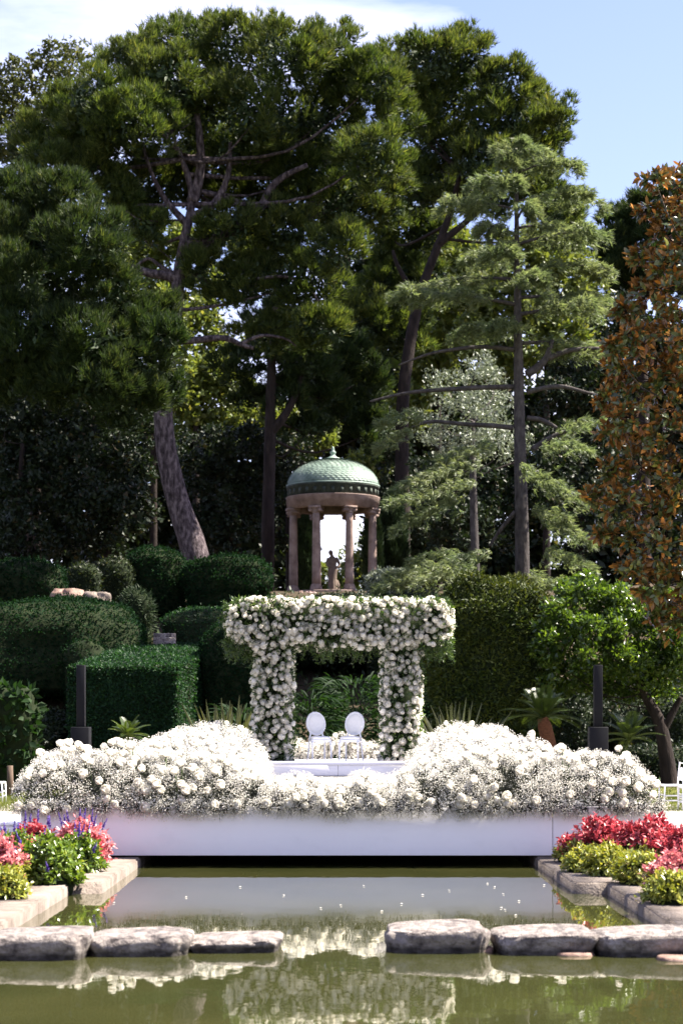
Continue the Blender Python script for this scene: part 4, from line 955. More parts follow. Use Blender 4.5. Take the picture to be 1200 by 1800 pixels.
pine('slim dark pine trunk standing close beside the temple', 90,
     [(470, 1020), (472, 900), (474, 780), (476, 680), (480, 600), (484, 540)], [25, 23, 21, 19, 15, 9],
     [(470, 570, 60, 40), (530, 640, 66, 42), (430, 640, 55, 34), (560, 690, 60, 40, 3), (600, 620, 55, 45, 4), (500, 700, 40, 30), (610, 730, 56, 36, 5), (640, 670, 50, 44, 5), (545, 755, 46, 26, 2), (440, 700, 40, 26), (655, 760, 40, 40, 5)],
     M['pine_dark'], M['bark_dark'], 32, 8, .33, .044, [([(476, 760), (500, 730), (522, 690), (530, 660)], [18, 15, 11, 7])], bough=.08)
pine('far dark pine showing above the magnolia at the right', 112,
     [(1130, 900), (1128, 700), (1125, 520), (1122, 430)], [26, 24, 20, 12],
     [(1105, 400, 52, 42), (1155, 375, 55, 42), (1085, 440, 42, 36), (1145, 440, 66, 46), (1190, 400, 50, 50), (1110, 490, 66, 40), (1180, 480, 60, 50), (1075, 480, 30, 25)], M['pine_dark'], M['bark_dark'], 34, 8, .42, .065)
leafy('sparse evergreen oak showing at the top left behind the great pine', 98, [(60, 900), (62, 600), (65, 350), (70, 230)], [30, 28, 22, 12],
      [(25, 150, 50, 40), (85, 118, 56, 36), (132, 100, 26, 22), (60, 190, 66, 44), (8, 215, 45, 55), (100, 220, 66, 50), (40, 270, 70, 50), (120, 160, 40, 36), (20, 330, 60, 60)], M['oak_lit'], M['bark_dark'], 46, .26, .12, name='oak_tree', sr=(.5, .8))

# layered cedar
def cedar(label, Y, cx):
    b = P(cx + 8, 1190, Y); b[2] = float(gz(b[0], b[1])) - .1
    tp = smooth_path(px_path([(cx + 8, 1180), (cx + 7, 960), (cx + 3, 780), (cx, 600), (cx - 2, 450), (cx - 3, 340), (cx - 4, 262)], Y), 30); tp = np.concatenate([[b], tp])
    t_ = thing('cedar_tree', label, 'tree', tuple(b)); w_ = np.interp(np.linspace(0, 1, len(tp)), [0, .15, .4, .6, .8, 1], [30, 27, 22, 17, 10, 3]) * Y / F * .5
    part('trunk', [(*tube(tp, w_, 14), 0)], [M['bark_grey']], t_, True)
    k = Y / F; pp, dd = [], []
    def pad(path, wid):
        """flat foliage along a bough, drooping at its rim"""
        path = smooth_path(path, 14); n_ = int(56 * np.linalg.norm(path[-1] - path[0]) * wid / .8) + 60
        t2 = rng.uniform(.22, 1.03, n_); i = t2 * 13; i0 = np.clip(i.astype(int), 0, 12); q = path[i0] + (path[i0 + 1] - path[i0]) * (i - i0)[:, None]
        ax = unit(path[-1] - path[0]); sd_ = unit(np.cross(ax, [0, 0, 1])); s2 = rng.normal(size=n_) * .5; ww = wid * np.sin(np.clip(t2, .05, 1) * 2.6 + .25)
        clump = .10 * np.sin(t2 * 21 + s2 * 6) 
        q = q + sd_ * (s2 * ww)[:, None] + np.array([0, 0, 1]) * (-.5 * s2 ** 2 * ww - .22 * np.clip(t2 - .7, 0, 1) + clump + rng.normal(size=n_) * .04)[:, None]
        pp.append(q); dd.append(unit(ax * .7 + sd_ * (s2 * 1.2)[:, None] + np.stack([np.zeros(n_), np.zeros(n_), rng.uniform(-.55, .25, n_)], 1)))
    def bough(y0px, az, L_, rise, w0, foliage=True, wid=.55, bare=0):
        a = P(cx, y0px, Y); h_ = np.array([math.sin(az), -math.cos(az), 0]); pth = np.array([a, a + h_ * L_ * .35 + [0, 0, rise * .8], a + h_ * L_ * .7 + [0, 0, rise], a + h_ * L_ + [0, 0, rise * .55]])
        part('branch', [(*tube(smooth_path(pth, 10), np.linspace(w0, w0 * .25, 10), 6), 0)], [M['bark_grey']], t_, True)
        if foliage:
            sp = smooth_path(pth, 14); pad(sp[bare:], wid)
            for q in range(3):
                j = int(rng.integers(4 + bare // 2, 11)); sdv = unit(np.cross(h_, [0, 0, 1])) * random.choice((-1, 1)); e = sp[j] + (h_ * .7 + sdv) * L_ * rng.uniform(.2, .35); pad(np.array([sp[j], (sp[j] + e) / 2 + [0, 0, .08], e + [0, 0, -.12]]), wid * .7)
    y0 = 258; az = 0.3
    while y0 < 610:
        f_ = (y0 - 250) / 360; fr_ = .45 if math.cos(az) > .35 else 1.0; L_ = fr_ * np.interp(f_, [0, .12, .35, .7, 1], [60, 120, 185, 215, 205]) * k * rng.uniform(.75, 1.12)
        bough(y0, az, L_, .25 * L_ * (1 - .8 * f_) * .7, .03 + .05 * f_, True, np.interp(f_, [0, .3, 1], [.35, .6, .75])); az += 2.4 + rng.uniform(-.4, .4); y0 += rng.uniform(12, 19)
    # top shoot
    pad(np.array([P(cx - 4, 268, Y), P(cx - 20, 258, Y), P(cx - 45, 262, Y)]), .3); pad(np.array([P(cx - 4, 268, Y), P(cx + 25, 262, Y), P(cx + 60, 272, Y)]), .3)
    # bare boughs seen lower down
    for pts, wp in (([(905, 615), (860, 610), (815, 612), (755, 622), (700, 642)], [9, 8, 7, 5, 3]), ([(902, 680), (830, 682), (720, 690), (650, 706)], [10, 9, 7, 4]),
                    ([(902, 752), (860, 748), (810, 745), (755, 741), (722, 752)], [10, 9, 8, 7, 5]), ([(925, 658), (945, 645), (960, 628), (970, 598)], [16, 15, 12, 8]), ([(962, 630), (1000, 616), (1052, 612)], [11, 9, 6]),
                    ([(925, 690), (955, 682), (990, 680), (1030, 690), (1062, 697)], [10, 9, 8, 6, 4]), ([(925, 735), (950, 738), (978, 752)], [10, 9, 6]), ([(935, 790), (965, 770), (1000, 755)], [12, 9, 6]), ([(905, 900), (880, 930), (860, 960)], [10, 8, 6])):
        part('branch', [(*ptube(pts, wp, Y, 14, 6), 0)], [M['bark_grey']], t_, True)
    def ppad(pts, wid, dY=0): pad(px_path([(q[0], q[1], dY) for q in pts], Y), wid)
    for pts, wid, dy in (([(760, 735), (715, 728), (665, 742)], .6, -.8), ([(740, 755), (700, 765), (662, 785)], .5, -1), ([(900, 775), (840, 785), (770, 808)], .8, -1.5), ([(880, 805), (800, 822), (700, 850)], .9, -2), ([(870, 830), (780, 860), (680, 880)], .9, -2.5), ([(840, 865), (760, 890), (690, 930)], .8, -2),
                         ([(900, 810), (940, 830), (985, 850)], .8, -2.2), ([(930, 790), (985, 780), (1040, 790)], .8, -1), ([(930, 850), (985, 860), (1030, 880)], .8, -1.5), ([(940, 915), (990, 925), (1040, 948)], .8, -2), ([(920, 890), (960, 900), (1000, 905)], .7, -2), ([(960, 770), (1010, 745), (1060, 740)], .7, 0),
                         ([(900, 960), (800, 985), (680, 1010)], .9, -2.5), ([(880, 985), (780, 1005), (660, 1030)], .9, -3), ([(930, 965), (990, 975), (1045, 1000)], .9, -2), ([(900, 1000), (960, 1015), (1040, 1030)], .9, -3), ([(830, 970), (760, 975), (720, 985)], .7, -1)):
        ppad(pts, wid, dy)
    p_ = np.concatenate(pp); d_ = np.concatenate(dd)
    tag(part('crown', [(*tufts(p_, d_, 8, .20, .030, .7), 0)], [M['cedar']], t_), kind='stuff')
cedar('feathery blue-green cedar with a straight grey trunk and layered boughs', 62, 910)

# magnolia, trunk off the frame
def magnolia():
    Y = 46; base = np.array(at_ground(1262, Y)) ; t_ = thing('magnolia_tree', 'tall magnolia with glossy leaves rusty underneath at the right edge', 'tree', tuple(base))
    tp = smooth_path([base, base + [.1, 0, 3], base + [-.1, .1, 7], base + [0, 0, 10], base + [0, .1, 12.2]], 16); part('trunk', [(*tube(tp, np.linspace(.2, .03, 16), 12), 0)], [M['bark_grey']], t_, True)
    lob = [(1190, 330, 40, 34), (1150, 318, 26, 14), (1222, 400, 60, 60), (1186, 400, 38, 34), (1140, 372, 20, 12), (1175, 470, 40, 36), (1128, 452, 24, 14), (1205, 520, 62, 60), (1140, 515, 30, 26), (1100, 548, 24, 14), (1180, 600, 62, 56), (1120, 590, 30, 26), (1080, 612, 24, 14), (1150, 668, 62, 50), (1090, 650, 26, 22), (1205, 690, 62, 66), (1066, 700, 22, 14),
           (1110, 735, 42, 36), (1170, 770, 60, 56), (1072, 762, 22, 16), (1125, 820, 46, 40), (1200, 850, 60, 66), (1074, 826, 22, 14), (1046, 874, 24, 14), (1090, 884, 34, 26), (1150, 905, 52, 46), (1170, 965, 56, 46), (1100, 948, 34, 26), (1058, 940, 22, 12), (1200, 1020, 52, 52), (1150, 1030, 36, 26), (1108, 1004, 24, 14), (1185, 1092, 30, 36), (1152, 1080, 18, 16), (1240, 600, 80, 90), (1250, 800, 80, 90), (1250, 1000, 70, 80), (1250, 340, 50, 50), (1270, 430, 70, 70), (1320, 520, 70, 80), (1340, 660, 70, 80), (1345, 800, 70, 80), (1340, 940, 70, 70), (1310, 1050, 60, 50)]
    C_, R_ = lobe_list(lob, Y, 1.0, .8)
    for v, f in limbs(C_, tp, .06): part('branch', [(v, f, 0)], [M['bark_grey']], t_, True)
    tips, out_, tw = [], [], []
    for c, r in zip(C_, R_):
        ns = int(11 + 56 * np.mean(r) ** 1.3); u_ = unit(rng.normal(size=(ns, 3)) + [-.25, -.5, .1]); tp_ = c + u_ * r * rng.uniform(.55, 1.05, (ns, 1)); tips.append(tp_); out_.append(unit(u_ + [0, 0, .25]))
        for a in range(0, ns, 2): tw.append(tube(smooth_path([c, (c + tp_[a]) / 2 + rng.normal(size=3) * .05, tp_[a]], 5), [.012, .011, .009, .008, .006], 4))
    tag(part('twigs', [(v, f, 0) for v, f in tw], [M['bark_dark']], t_), kind='stuff')
    tips = np.concatenate(tips); out_ = np.concatenate(out_)
    k = 8; idx = np.repeat(np.arange(len(tips)), k); ax = unit(rand_unit(len(idx)) + out_[idx] * .9); pos = tips[idx] + rng.normal(size=(len(idx), 3)) * .02
    # upper side faces the shoot tip, so the rusty underside shows outward below
    skyw = np.where(rng.random((len(idx), 1)) < .38, np.array([[.1, .75, .8]]), out_[idx])
    nr = unit(skyw - ax * (ax * skyw).sum(1)[:, None] + .25 * rand_unit(len(idx)))
    L_ = rng.uniform(.16, .27, len(idx)); W_ = L_ * rng.uniform(.34, .46, len(idx))
    def big_leaf(p_, a_, n2, L2, W2):
        s2 = unit(np.cross(a_, n2)); up = np.cross(s2, a_); pr = [(0, .06), (.25, .8), (.5, 1.0), (.78, .68), (1, .02)]
        V = []
        for t2, w2 in pr:
            m2 = p_ + a_ * L2 * t2 - up * (L2 * .14 * t2 ** 2); V += [m2 + s2 * W2 * w2 * .5 + up * W2 * .12 * w2, m2, m2 - s2 * W2 * w2 * .5 + up * W2 * .12 * w2]
        return np.array(V)
    FL = np.array([q for i in range(4) for q in ((3 * i, 3 * i + 1, 3 * i + 4), (3 * i, 3 * i + 4, 3 * i + 3), (3 * i + 1, 3 * i + 2, 3 * i + 5), (3 * i + 1, 3 * i + 5, 3 * i + 4))])[:, ::-1]
    sc = L_ / pos[:, 1] * (pos[:, 0] < 7.9) * np.clip(.3 - (pos[:, 1] - Y) * .6, .05, 1); order = np.argsort(-sc); single = order[:290]; rest = order[290:]
    LM = [mesh_np('leaf', [(big_leaf(np.zeros(3), np.array([0, 1., 0]), np.array([0, 0, 1.]), 1, w2), FL, 0)], [M['mag']], True) for w2 in (.36, .42, .46)]
    b = Vector(t_.location)
    for i in single:
        a_ = ax[i]; n2 = unit(nr[i] - a_ * np.dot(a_, nr[i])); s2 = np.cross(a_, n2); B = np.stack([s2, a_, n2], 1)
        o = bpy.data.objects.new('leaf', LM[int(rng.integers(3))]); COL.objects.link(o); o.parent = t_
        o.matrix_local = Matrix.Translation(Vector(pos[i]) - b) @ Matrix(B.tolist()).to_4x4() @ Matrix.Scale(float(L_[i]), 4)
    # the rest in one mass, lighter shape
    p2, a2, n2, L2, W2 = pos[rest], ax[rest], nr[rest], L_[rest][:, None], W_[rest][:, None]; s2 = unit(np.cross(a2, n2)); up = np.cross(s2, a2)
    V = np.stack([p2, p2 + a2 * L2 * .3 + s2 * W2 * .45 + up * W2 * .1, p2 + a2 * L2 * .3 - s2 * W2 * .45 + up * W2 * .1, p2 + a2 * L2 * .68 + s2 * W2 * .42 - up * L2 * .03, p2 + a2 * L2 * .68 - s2 * W2 * .42 - up * L2 * .03, p2 + a2 * L2 - up * L2 * .12], 1).reshape(-1, 3)
    b6 = np.arange(len(p2))[:, None] * 6; f = np.concatenate([b6 + [[0, 1, 2]], b6 + [[1, 3, 4]], b6 + [[1, 4, 2]], b6 + [[3, 5, 4]]])
    tag(part('crown', [(V, f, 0)], [M['mag']], t_), kind='stuff')
magnolia()

# citrus-like tree on the right
leafy('glossy round-headed evergreen tree with a forked trunk beside the guest chairs', 50, [(1176, 1380), (1170, 1330), (1158, 1270), (1135, 1225), (1120, 1190)], [32, 28, 24, 18, 12],
      [(985, 1120, 46, 44), (970, 1160, 34, 40), (1010, 1070, 44, 42), (1050, 1060, 50, 44), (1000, 1190, 50, 40), (1050, 1130, 60, 54), (1100, 1090, 60, 56), (1160, 1090, 60, 60), (1050, 1200, 50, 36), (1110, 1170, 56, 50), (1170, 1170, 56, 50), (1205, 1130, 60, 70), (1030, 1030, 26, 20), (975, 1085, 22, 24), (1130, 1210, 46, 26), (995, 1040, 14, 16)],
      M['citrus'], M['bark_dark'], 95, .135, .068, name='evergreen_tree', sr=(.28, .45), jit=.9, bough=.06, extra=[([(1162, 1290), (1180, 1255), (1196, 1225)], [16, 13, 9])], dens=3.2, core=60)

# silver tree, laurels and background trees
leafy('silvery olive-like tree catching the sun behind the cedar trunk', 74, [(835, 1000), (832, 900), (830, 800), (830, 740)], [16, 14, 12, 8],
      [(790, 690, 46, 44), (850, 668, 50, 40), (880, 720, 44, 50), (820, 740, 60, 50), (800, 790, 46, 38), (860, 780, 50, 40), (760, 740, 34, 40), (905, 770, 30, 30), (840, 640, 30, 24)], M['olive'], M['bark_grey'], 60, .13, .045, name='olive_tree', sr=(.35, .55))
for lb, Y, tr, lob in (
        ('shadowy laurel at the left edge under the dark pine', 80, [(30, 1060), (35, 900), (40, 780)], [(20, 720, 80, 60), (60, 780, 80, 70), (10, 850, 70, 70), (70, 880, 76, 66), (30, 950, 76, 50), (100, 950, 46, 36)]),
        ('shadowy laurel just left of the leaning pine trunk', 81, [(190, 1040), (188, 900), (180, 780)], [(150, 720, 70, 56), (220, 740, 66, 60), (140, 800, 70, 66), (215, 830, 60, 66), (160, 890, 66, 60), (230, 900, 46, 60), (175, 955, 60, 36)]),
        ('dark evergreen between the leaning pine trunk and the slim one', 97, [(400, 1040), (402, 900), (405, 800)], [(370, 800, 56, 50), (430, 790, 56, 50), (380, 870, 56, 50), (440, 870, 50, 56), (400, 940, 66, 46), (350, 930, 40, 50)]),
        ('dark evergreen crowding the temple from behind its left columns', 99, [(510, 1040), (508, 930), (505, 850)], [(500, 800, 50, 44), (520, 870, 32, 46), (500, 930, 42, 50), (525, 985, 26, 40), (480, 860, 44, 50)]),
        ('dark evergreen behind the temple\'s right columns', 99, [(690, 1040), (688, 930), (685, 850)], [(690, 800, 46, 60), (672, 880, 26, 50), (700, 900, 50, 60), (675, 960, 28, 40), (740, 880, 50, 70)]),
        ('dark evergreen in the shade below the silvery tree', 84, [(800, 1050), (800, 930), (800, 860)], [(770, 860, 60, 60), (840, 860, 60, 56), (800, 930, 80, 50), (880, 900, 60, 60), (950, 880, 60, 70), (970, 800, 50, 60)]),
        ('dark evergreen behind the cedar, next to the magnolia', 90, [(1020, 1050), (1020, 900), (1020, 750)], [(1000, 700, 56, 60), (1060, 680, 56, 70), (1020, 790, 60, 66), (1070, 820, 60, 80), (1030, 900, 66, 70), (990, 640, 40, 40), (1080, 580, 60, 60)])):
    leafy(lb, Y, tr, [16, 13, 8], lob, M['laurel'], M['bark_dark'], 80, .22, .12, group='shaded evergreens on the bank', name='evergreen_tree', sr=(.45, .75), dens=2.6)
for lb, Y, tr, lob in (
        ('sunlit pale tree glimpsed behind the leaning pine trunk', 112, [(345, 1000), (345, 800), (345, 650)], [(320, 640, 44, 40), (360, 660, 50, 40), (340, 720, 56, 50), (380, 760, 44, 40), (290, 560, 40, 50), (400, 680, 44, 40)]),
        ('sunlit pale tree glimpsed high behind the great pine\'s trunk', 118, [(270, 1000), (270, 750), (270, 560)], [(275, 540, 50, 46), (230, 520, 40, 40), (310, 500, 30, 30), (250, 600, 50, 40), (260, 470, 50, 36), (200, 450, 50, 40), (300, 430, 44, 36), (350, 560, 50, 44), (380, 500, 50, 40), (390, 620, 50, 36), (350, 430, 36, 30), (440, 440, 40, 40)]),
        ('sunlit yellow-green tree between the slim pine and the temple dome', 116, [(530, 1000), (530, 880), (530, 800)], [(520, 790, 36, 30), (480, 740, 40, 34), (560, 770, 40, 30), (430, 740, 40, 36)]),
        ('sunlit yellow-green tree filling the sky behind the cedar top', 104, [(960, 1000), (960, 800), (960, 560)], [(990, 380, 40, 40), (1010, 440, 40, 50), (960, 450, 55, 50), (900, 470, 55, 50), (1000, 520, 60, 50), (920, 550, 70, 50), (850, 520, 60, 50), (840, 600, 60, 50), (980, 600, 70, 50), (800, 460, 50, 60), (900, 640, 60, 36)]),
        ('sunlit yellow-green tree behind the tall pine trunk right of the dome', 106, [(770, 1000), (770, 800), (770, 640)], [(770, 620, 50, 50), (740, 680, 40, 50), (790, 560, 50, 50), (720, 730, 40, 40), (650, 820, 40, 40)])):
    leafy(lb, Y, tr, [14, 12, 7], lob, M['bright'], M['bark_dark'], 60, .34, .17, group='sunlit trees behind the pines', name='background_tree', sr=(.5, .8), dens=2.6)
# the wood closing the view between the trunks
BW = [(560, 520, 'oak', 'high above the temple dome'), (640, 420, 'laurel', 'between the tall pine trunk and the great pine'), (730, 430, 'oak', 'behind the tall pine trunk'), (590, 640, 'laurel', 'just over the temple finial'), (800, 400, 'laurel', 'high behind the cedar\'s left boughs'), (-30, 640, 'oak', 'at the far left edge'), (70, 600, 'laurel', 'behind the left laurels'), (165, 590, 'oak', 'left of the leaning trunk'), (255, 640, 'laurel', 'close to the leaning trunk'), (345, 720, 'oak', 'right of the leaning trunk'),
      (425, 690, 'laurel', 'left of the slim pine'), (500, 730, 'oak', 'between the slim pine and the dome'), (700, 690, 'laurel', 'right of the dome'), (780, 650, 'oak', 'left of the cedar trunk'), (860, 640, 'laurel', 'behind the cedar trunk'),
      (950, 620, 'oak', 'right of the cedar trunk'), (1040, 560, 'laurel', 'behind the magnolia\'s edge'), (1130, 560, 'oak', 'behind the magnolia'), (1220, 540, 'laurel', 'at the far right edge')]
for px, top, mm, wh in BW:
    lob = []
    y = top + 40
    while y < 1060:
        for q in (-1, 0, 1):
            if 520 < px + q * 36 < 668 and y > 770: continue
            lob.append((px + q * 36 + rng.normal() * 10, y + rng.normal() * 16 + abs(q) * 12, rng.uniform(34, 50), rng.uniform(34, 46)))
        y += 62
    leafy('dark woodland tree closing the view ' + wh, 124 + rng.uniform(-6, 6), [(px if not 535 < px < 665 else (516 if px < 600 else 676), 1080), (px if not 535 < px < 665 else (516 if px < 600 else 676), 860), (px, top + 60)], [12, 10, 6], lob, M[mm], M['bark_dark'], 18, .5, .3, group='woodland behind the garden', name='woodland_tree', sr=(.6, 1.0), dens=2.2, bough=.06, core=5)
# far trees seen through the temple
for lb, px, top, wd in (('pale far tree seen through the temple left of the statue', 566, 985, 30), ('pale far tree seen through the temple right of the statue', 612, 962, 34), ('pale far bush low behind the statue', 590, 1010, 40), ('pale far tree at the temple\'s rightmost opening', 648, 930, 24)):
    leafy(lb, 150, [(px, 1090), (px, 1040), (px, top + 25)], [4, 3, 2], [(px, top + 22, wd * .6, 20), (px - wd * .5, top + 50, wd * .7, 26), (px + wd * .5, top + 55, wd * .7, 26), (px, top + 85, wd, 32)], M['bright'], M['bark_dark'], 46, .34, .16, group='far trees beyond the temple', name='far_tree', sr=(.6, .9), dens=2.4)

# dark cypresses beside the temple
def cypress(label, px, ytop, wpx, Y):
    x = (px - CX) * Y / F; b = (x, Y, float(gz(x, Y)) - .05); h_ = H - (ytop - YH) * Y / F - b[2]; r = wpx * Y / F * .5
    t_ = thing('cypress', label, 'tree', b, 0, 'cypresses beside the temple'); part('trunk', [(*tube([b, (x, Y, b[2] + h_ * .9)], [.12, .03], 8), 0)], [M['bark_dark']], t_)
    n_ = 4200; t2 = rng.random(n_) ** .9; a = rng.uniform(0, 6.28, n_); rr = r * np.sin(np.clip(t2 * .93 + .07, 0, 1) * math.pi) ** .55 * rng.uniform(.75, 1.08, n_) * (1 + .12 * np.sin(a * 5 + t2 * 20))
    p_ = np.stack([x + rr * np.cos(a), Y + rr * np.sin(a), b[2] + .1 + t2 * h_], 1); d_ = unit(np.stack([np.cos(a) * .5, np.sin(a) * .5, np.ones(n_)], 1))
    tag(part('crown', [(*tufts(p_, d_, 4, .26, .07, .4), 0)], [M['cypress']], t_), kind='stuff')
cypress('narrow dark cypress behind the temple\'s left pair of columns', 537, 905, 34, 89)
cypress('narrow dark cypress behind the temple\'s right pair of columns', 655, 905, 26, 89)
cypress('dark cypress standing just right of the temple', 690, 870, 46, 90)

# ------------------------------------------------------------------ hedges and shrubs
def shrub(label, px, py, rx, ry, Y, leafm, n_=9000, L=.07, W=.04, pw=.85, name='shrub', cat='shrub', group=None, rough=.14, slant=0.0, dep=None, outw=.5):
    c = P(px, py, Y); k = Y / F; R_ = np.array([rx * k, dep or rx * k * .85, ry * k])
    V, T = ico(4); U = V.copy(); V = np.sign(V) * np.abs(V) ** pw; V *= (1 + lump(U, rough, 2.2, int(px + py)) + lump(U, rough * .5, 6, int(px)))[:, None]
    V = V * R_ + c; V[:, 2] += (V[:, 1] - c[1]) * slant; g_ = float(gz(c[0], c[1])); low = V[:, 2] < c[2] - R_[2] * .5
    V[low, 2] = np.minimum(V[low, 2], g_ - .1 + (V[low, 2] - V[:, 2].min()) * .4)
    p_, nr = sample_tris(V, T, n_); keep = (nr[:, 1] < .55) | (nr[:, 2] > .2); p_, nr = p_[keep], nr[keep]
    ax = unit(nr * outw + rand_unit(len(p_)) + [0, 0, .15]); n2 = unit(nr + .7 * rand_unit(len(p_)))
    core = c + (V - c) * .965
    off = rng.uniform(-.02, .06, (len(p_), 1)); stray = rng.random(len(p_)) < .07; off[stray] -= rng.uniform(.03, .14, (stray.sum(), 1))
    lv = leaves(p_ - nr * off, ax, n2, L * rng.uniform(.7, 1.3, len(p_)), W * rng.uniform(.7, 1.3, len(p_)))
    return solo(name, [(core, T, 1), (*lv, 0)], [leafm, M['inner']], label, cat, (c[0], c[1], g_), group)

B = M['box']
shrub('clipped dark round shrub at the foot of the leaning pine, left of its trunk', 276, 1008, 56, 44, 71, B, 9000, .10, .06)
shrub('clipped dark round shrub at the foot of the leaning pine, right of its trunk', 404, 1022, 76, 46, 70, B, 12000, .10, .06)
shrub('broad dark rounded shrub at the left edge beside the rocks', 40, 1035, 76, 48, 66, B, 10000, .10, .06)
shrub('tall shaded hedge mound at the left edge, above the clipped hedge', 90, 1135, 165, 78, 61, B, 24000, .09, .055, .7)
shrub('small grey-green shrub in front of the tall hedge mound', 150, 1158, 38, 32, 58, B, 3000, .09, .04, .9)
shrub('low clipped hedge with a sunlit sloping top below the round shrubs', 372, 1102, 78, 30, 64, M['hedgel'], 9000, .08, .05, .6, slant=.12)
shrub('dark shrub behind the left end of the flower arch', 430, 1180, 70, 100, 57, B, 14000, .09, .05)
shrub('dark shrub low at the left edge behind the lawn', 20, 1300, 110, 60, 55, M['laurel'], 9000, .12, .06)
shrub('dark leafy mass behind the arch opening, upper part', 600, 1110, 130, 64, 64, M['laurel'], 14000, .10, .05)
shrub('dark leafy shrub behind the right arch leg', 730, 1120, 80, 80, 62, M['laurel'], 12000, .10, .05)
shrub('pale-leaved sunlit shrub right of the temple base', 690, 1030, 46, 30, 74, M['olive'], 4500, .12, .05, .9)
shrub('grey-leaved upright shrub beside the rocks', 240, 1080, 30, 44, 63, M['cypress'], 3000, .2, .03, .9, rough=.25, outw=1.4)
shrub('small sunlit shrub over the rocks', 148, 1015, 30, 26, 68, M['oak'], 2600, .11, .05, .9)
shrub('small shrub behind the rocks, left of the leaning trunk', 205, 1010, 32, 30, 70, M['oak'], 2600, .12, .05, .9)
shrub('broad golden-green conifer shrub to the right of the arch', 868, 1180, 104, 160, 51, M['thuja'], 34000, .15, .045, .72, name='conifer_shrub', rough=.17, outw=.9)
shrub('dark shrub under the magnolia behind the round-headed tree', 1120, 1290, 130, 80, 57, M['laurel'], 14000, .10, .05)
shrub('added low dark shrub hiding the sunlit ground behind the right guest chairs', 1185, 1352, 110, 44, 52.5, M['laurel'], 8000, .10, .05)  # added to cover the sunlit bank, so this corner stays dark
shrub('dark shrub between the conifer shrub and the round-headed tree', 985, 1290, 60, 90, 56, M['laurel'], 9000, .10, .05)
shrub('dark shrub at the foot of the conifer shrub near the arch leg', 770, 1280, 50, 70, 53, B, 7000, .08, .045)

def clipped_hedge():
    # long hedge whose top climbs with the slope
    ya, yb = 54.0, 60.0; xa0, xa1 = (112 - CX) * ya / F, (312 - CX) * ya / F
    fl, fr_, bl, br = P(120, 1172, ya), P(312, 1172, ya), P(228, 1134, yb), P(398, 1132, yb)
    g_ = 24; U_, W_ = np.meshgrid(np.linspace(0, 1, g_), np.linspace(0, 1, g_)); ch = []
    def patch(a, b_, c, d_, seed):
        q = (1 - U_)[..., None] * ((1 - W_)[..., None] * a + W_[..., None] * d_) + U_[..., None] * ((1 - W_)[..., None] * b_ + W_[..., None] * c); q = q.reshape(-1, 3)
        i, j = np.meshgrid(np.arange(g_ - 1), np.arange(g_ - 1)); s0 = (j * g_ + i).ravel()
        return q, np.concatenate([np.stack([s0, s0 + 1, s0 + g_ + 1], 1), np.stack([s0, s0 + g_ + 1, s0 + g_], 1)])
    dn = lambda p_, z0: np.array([p_[0], p_[1], z0])
    pts = [(dn(fl, .1), dn(fr_, .1), fr_, fl), (fl, fr_, br, bl), (dn(fr_, .1), dn(br, 1.2), br, fr_), (dn(bl, 1.2), dn(fl, .1), fl, bl)]
    lv = []
    for k, q in enumerate(pts):
        V, T = patch(*q, k); nn = unit(np.cross(q[1] - q[0], q[3] - q[0])); V = V + nn * lump(V, .06, 2.2, 5)[:, None]
        p_, nr = sample_tris(V, T, (13000, 11000, 9000, 3000)[k]); ax = unit(nr * .5 + rand_unit(len(p_))); n2 = unit(nr + .7 * rand_unit(len(p_)))
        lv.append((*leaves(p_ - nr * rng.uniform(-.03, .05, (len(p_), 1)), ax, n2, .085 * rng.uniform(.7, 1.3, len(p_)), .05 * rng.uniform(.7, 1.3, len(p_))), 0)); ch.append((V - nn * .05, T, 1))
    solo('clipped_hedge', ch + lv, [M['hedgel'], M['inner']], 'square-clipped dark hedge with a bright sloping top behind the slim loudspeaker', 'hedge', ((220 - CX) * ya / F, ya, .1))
clipped_hedge()

# undergrowth over the bank
xs = rng.uniform(-24, 22, 24000); ys = rng.uniform(50, 76, 24000); p_ = np.stack([xs, ys, gz(xs, ys) + rng.uniform(0, .35, len(xs)) * (rng.random(len(xs)))], 1)
o = link('undergrowth', mesh_np('undergrowth', [(*leaves(p_, unit(rand_unit(len(p_)) + [0, 0, .6]), rand_unit(len(p_)), rng.uniform(.12, .26, len(p_)), rng.uniform(.05, .1, len(p_))), 0)], [M['ground_leaf']]))
tag(o, 'dark ground cover over the shaded bank below the temple', 'undergrowth', kind='stuff')
# lawn blades
for x0, x1, lb in ((-12.5, -4.9, 'sunlit short lawn at the left edge behind the flowers'), (4.9, 12.5, 'short lawn under the guest chairs at the right edge')):
    n_ = 26000; xs = rng.uniform(x0, x1, n_); ys = rng.uniform(34.5, 50, n_); p_ = np.stack([xs, ys, gz(xs, ys)], 1)
    k = (np.abs(xs) > 9.6) | (ys > 38.5); p_ = p_[k]
    o = link('lawn_grass', mesh_np('lawn_grass', [(*blades(p_, unit(rng.normal(size=p_.shape) * .45 + [0, 0, 1]), rng.uniform(.05, .11, len(p_)), .018), 0)], [M['grass']])); tag(o, lb, 'grass', kind='stuff')

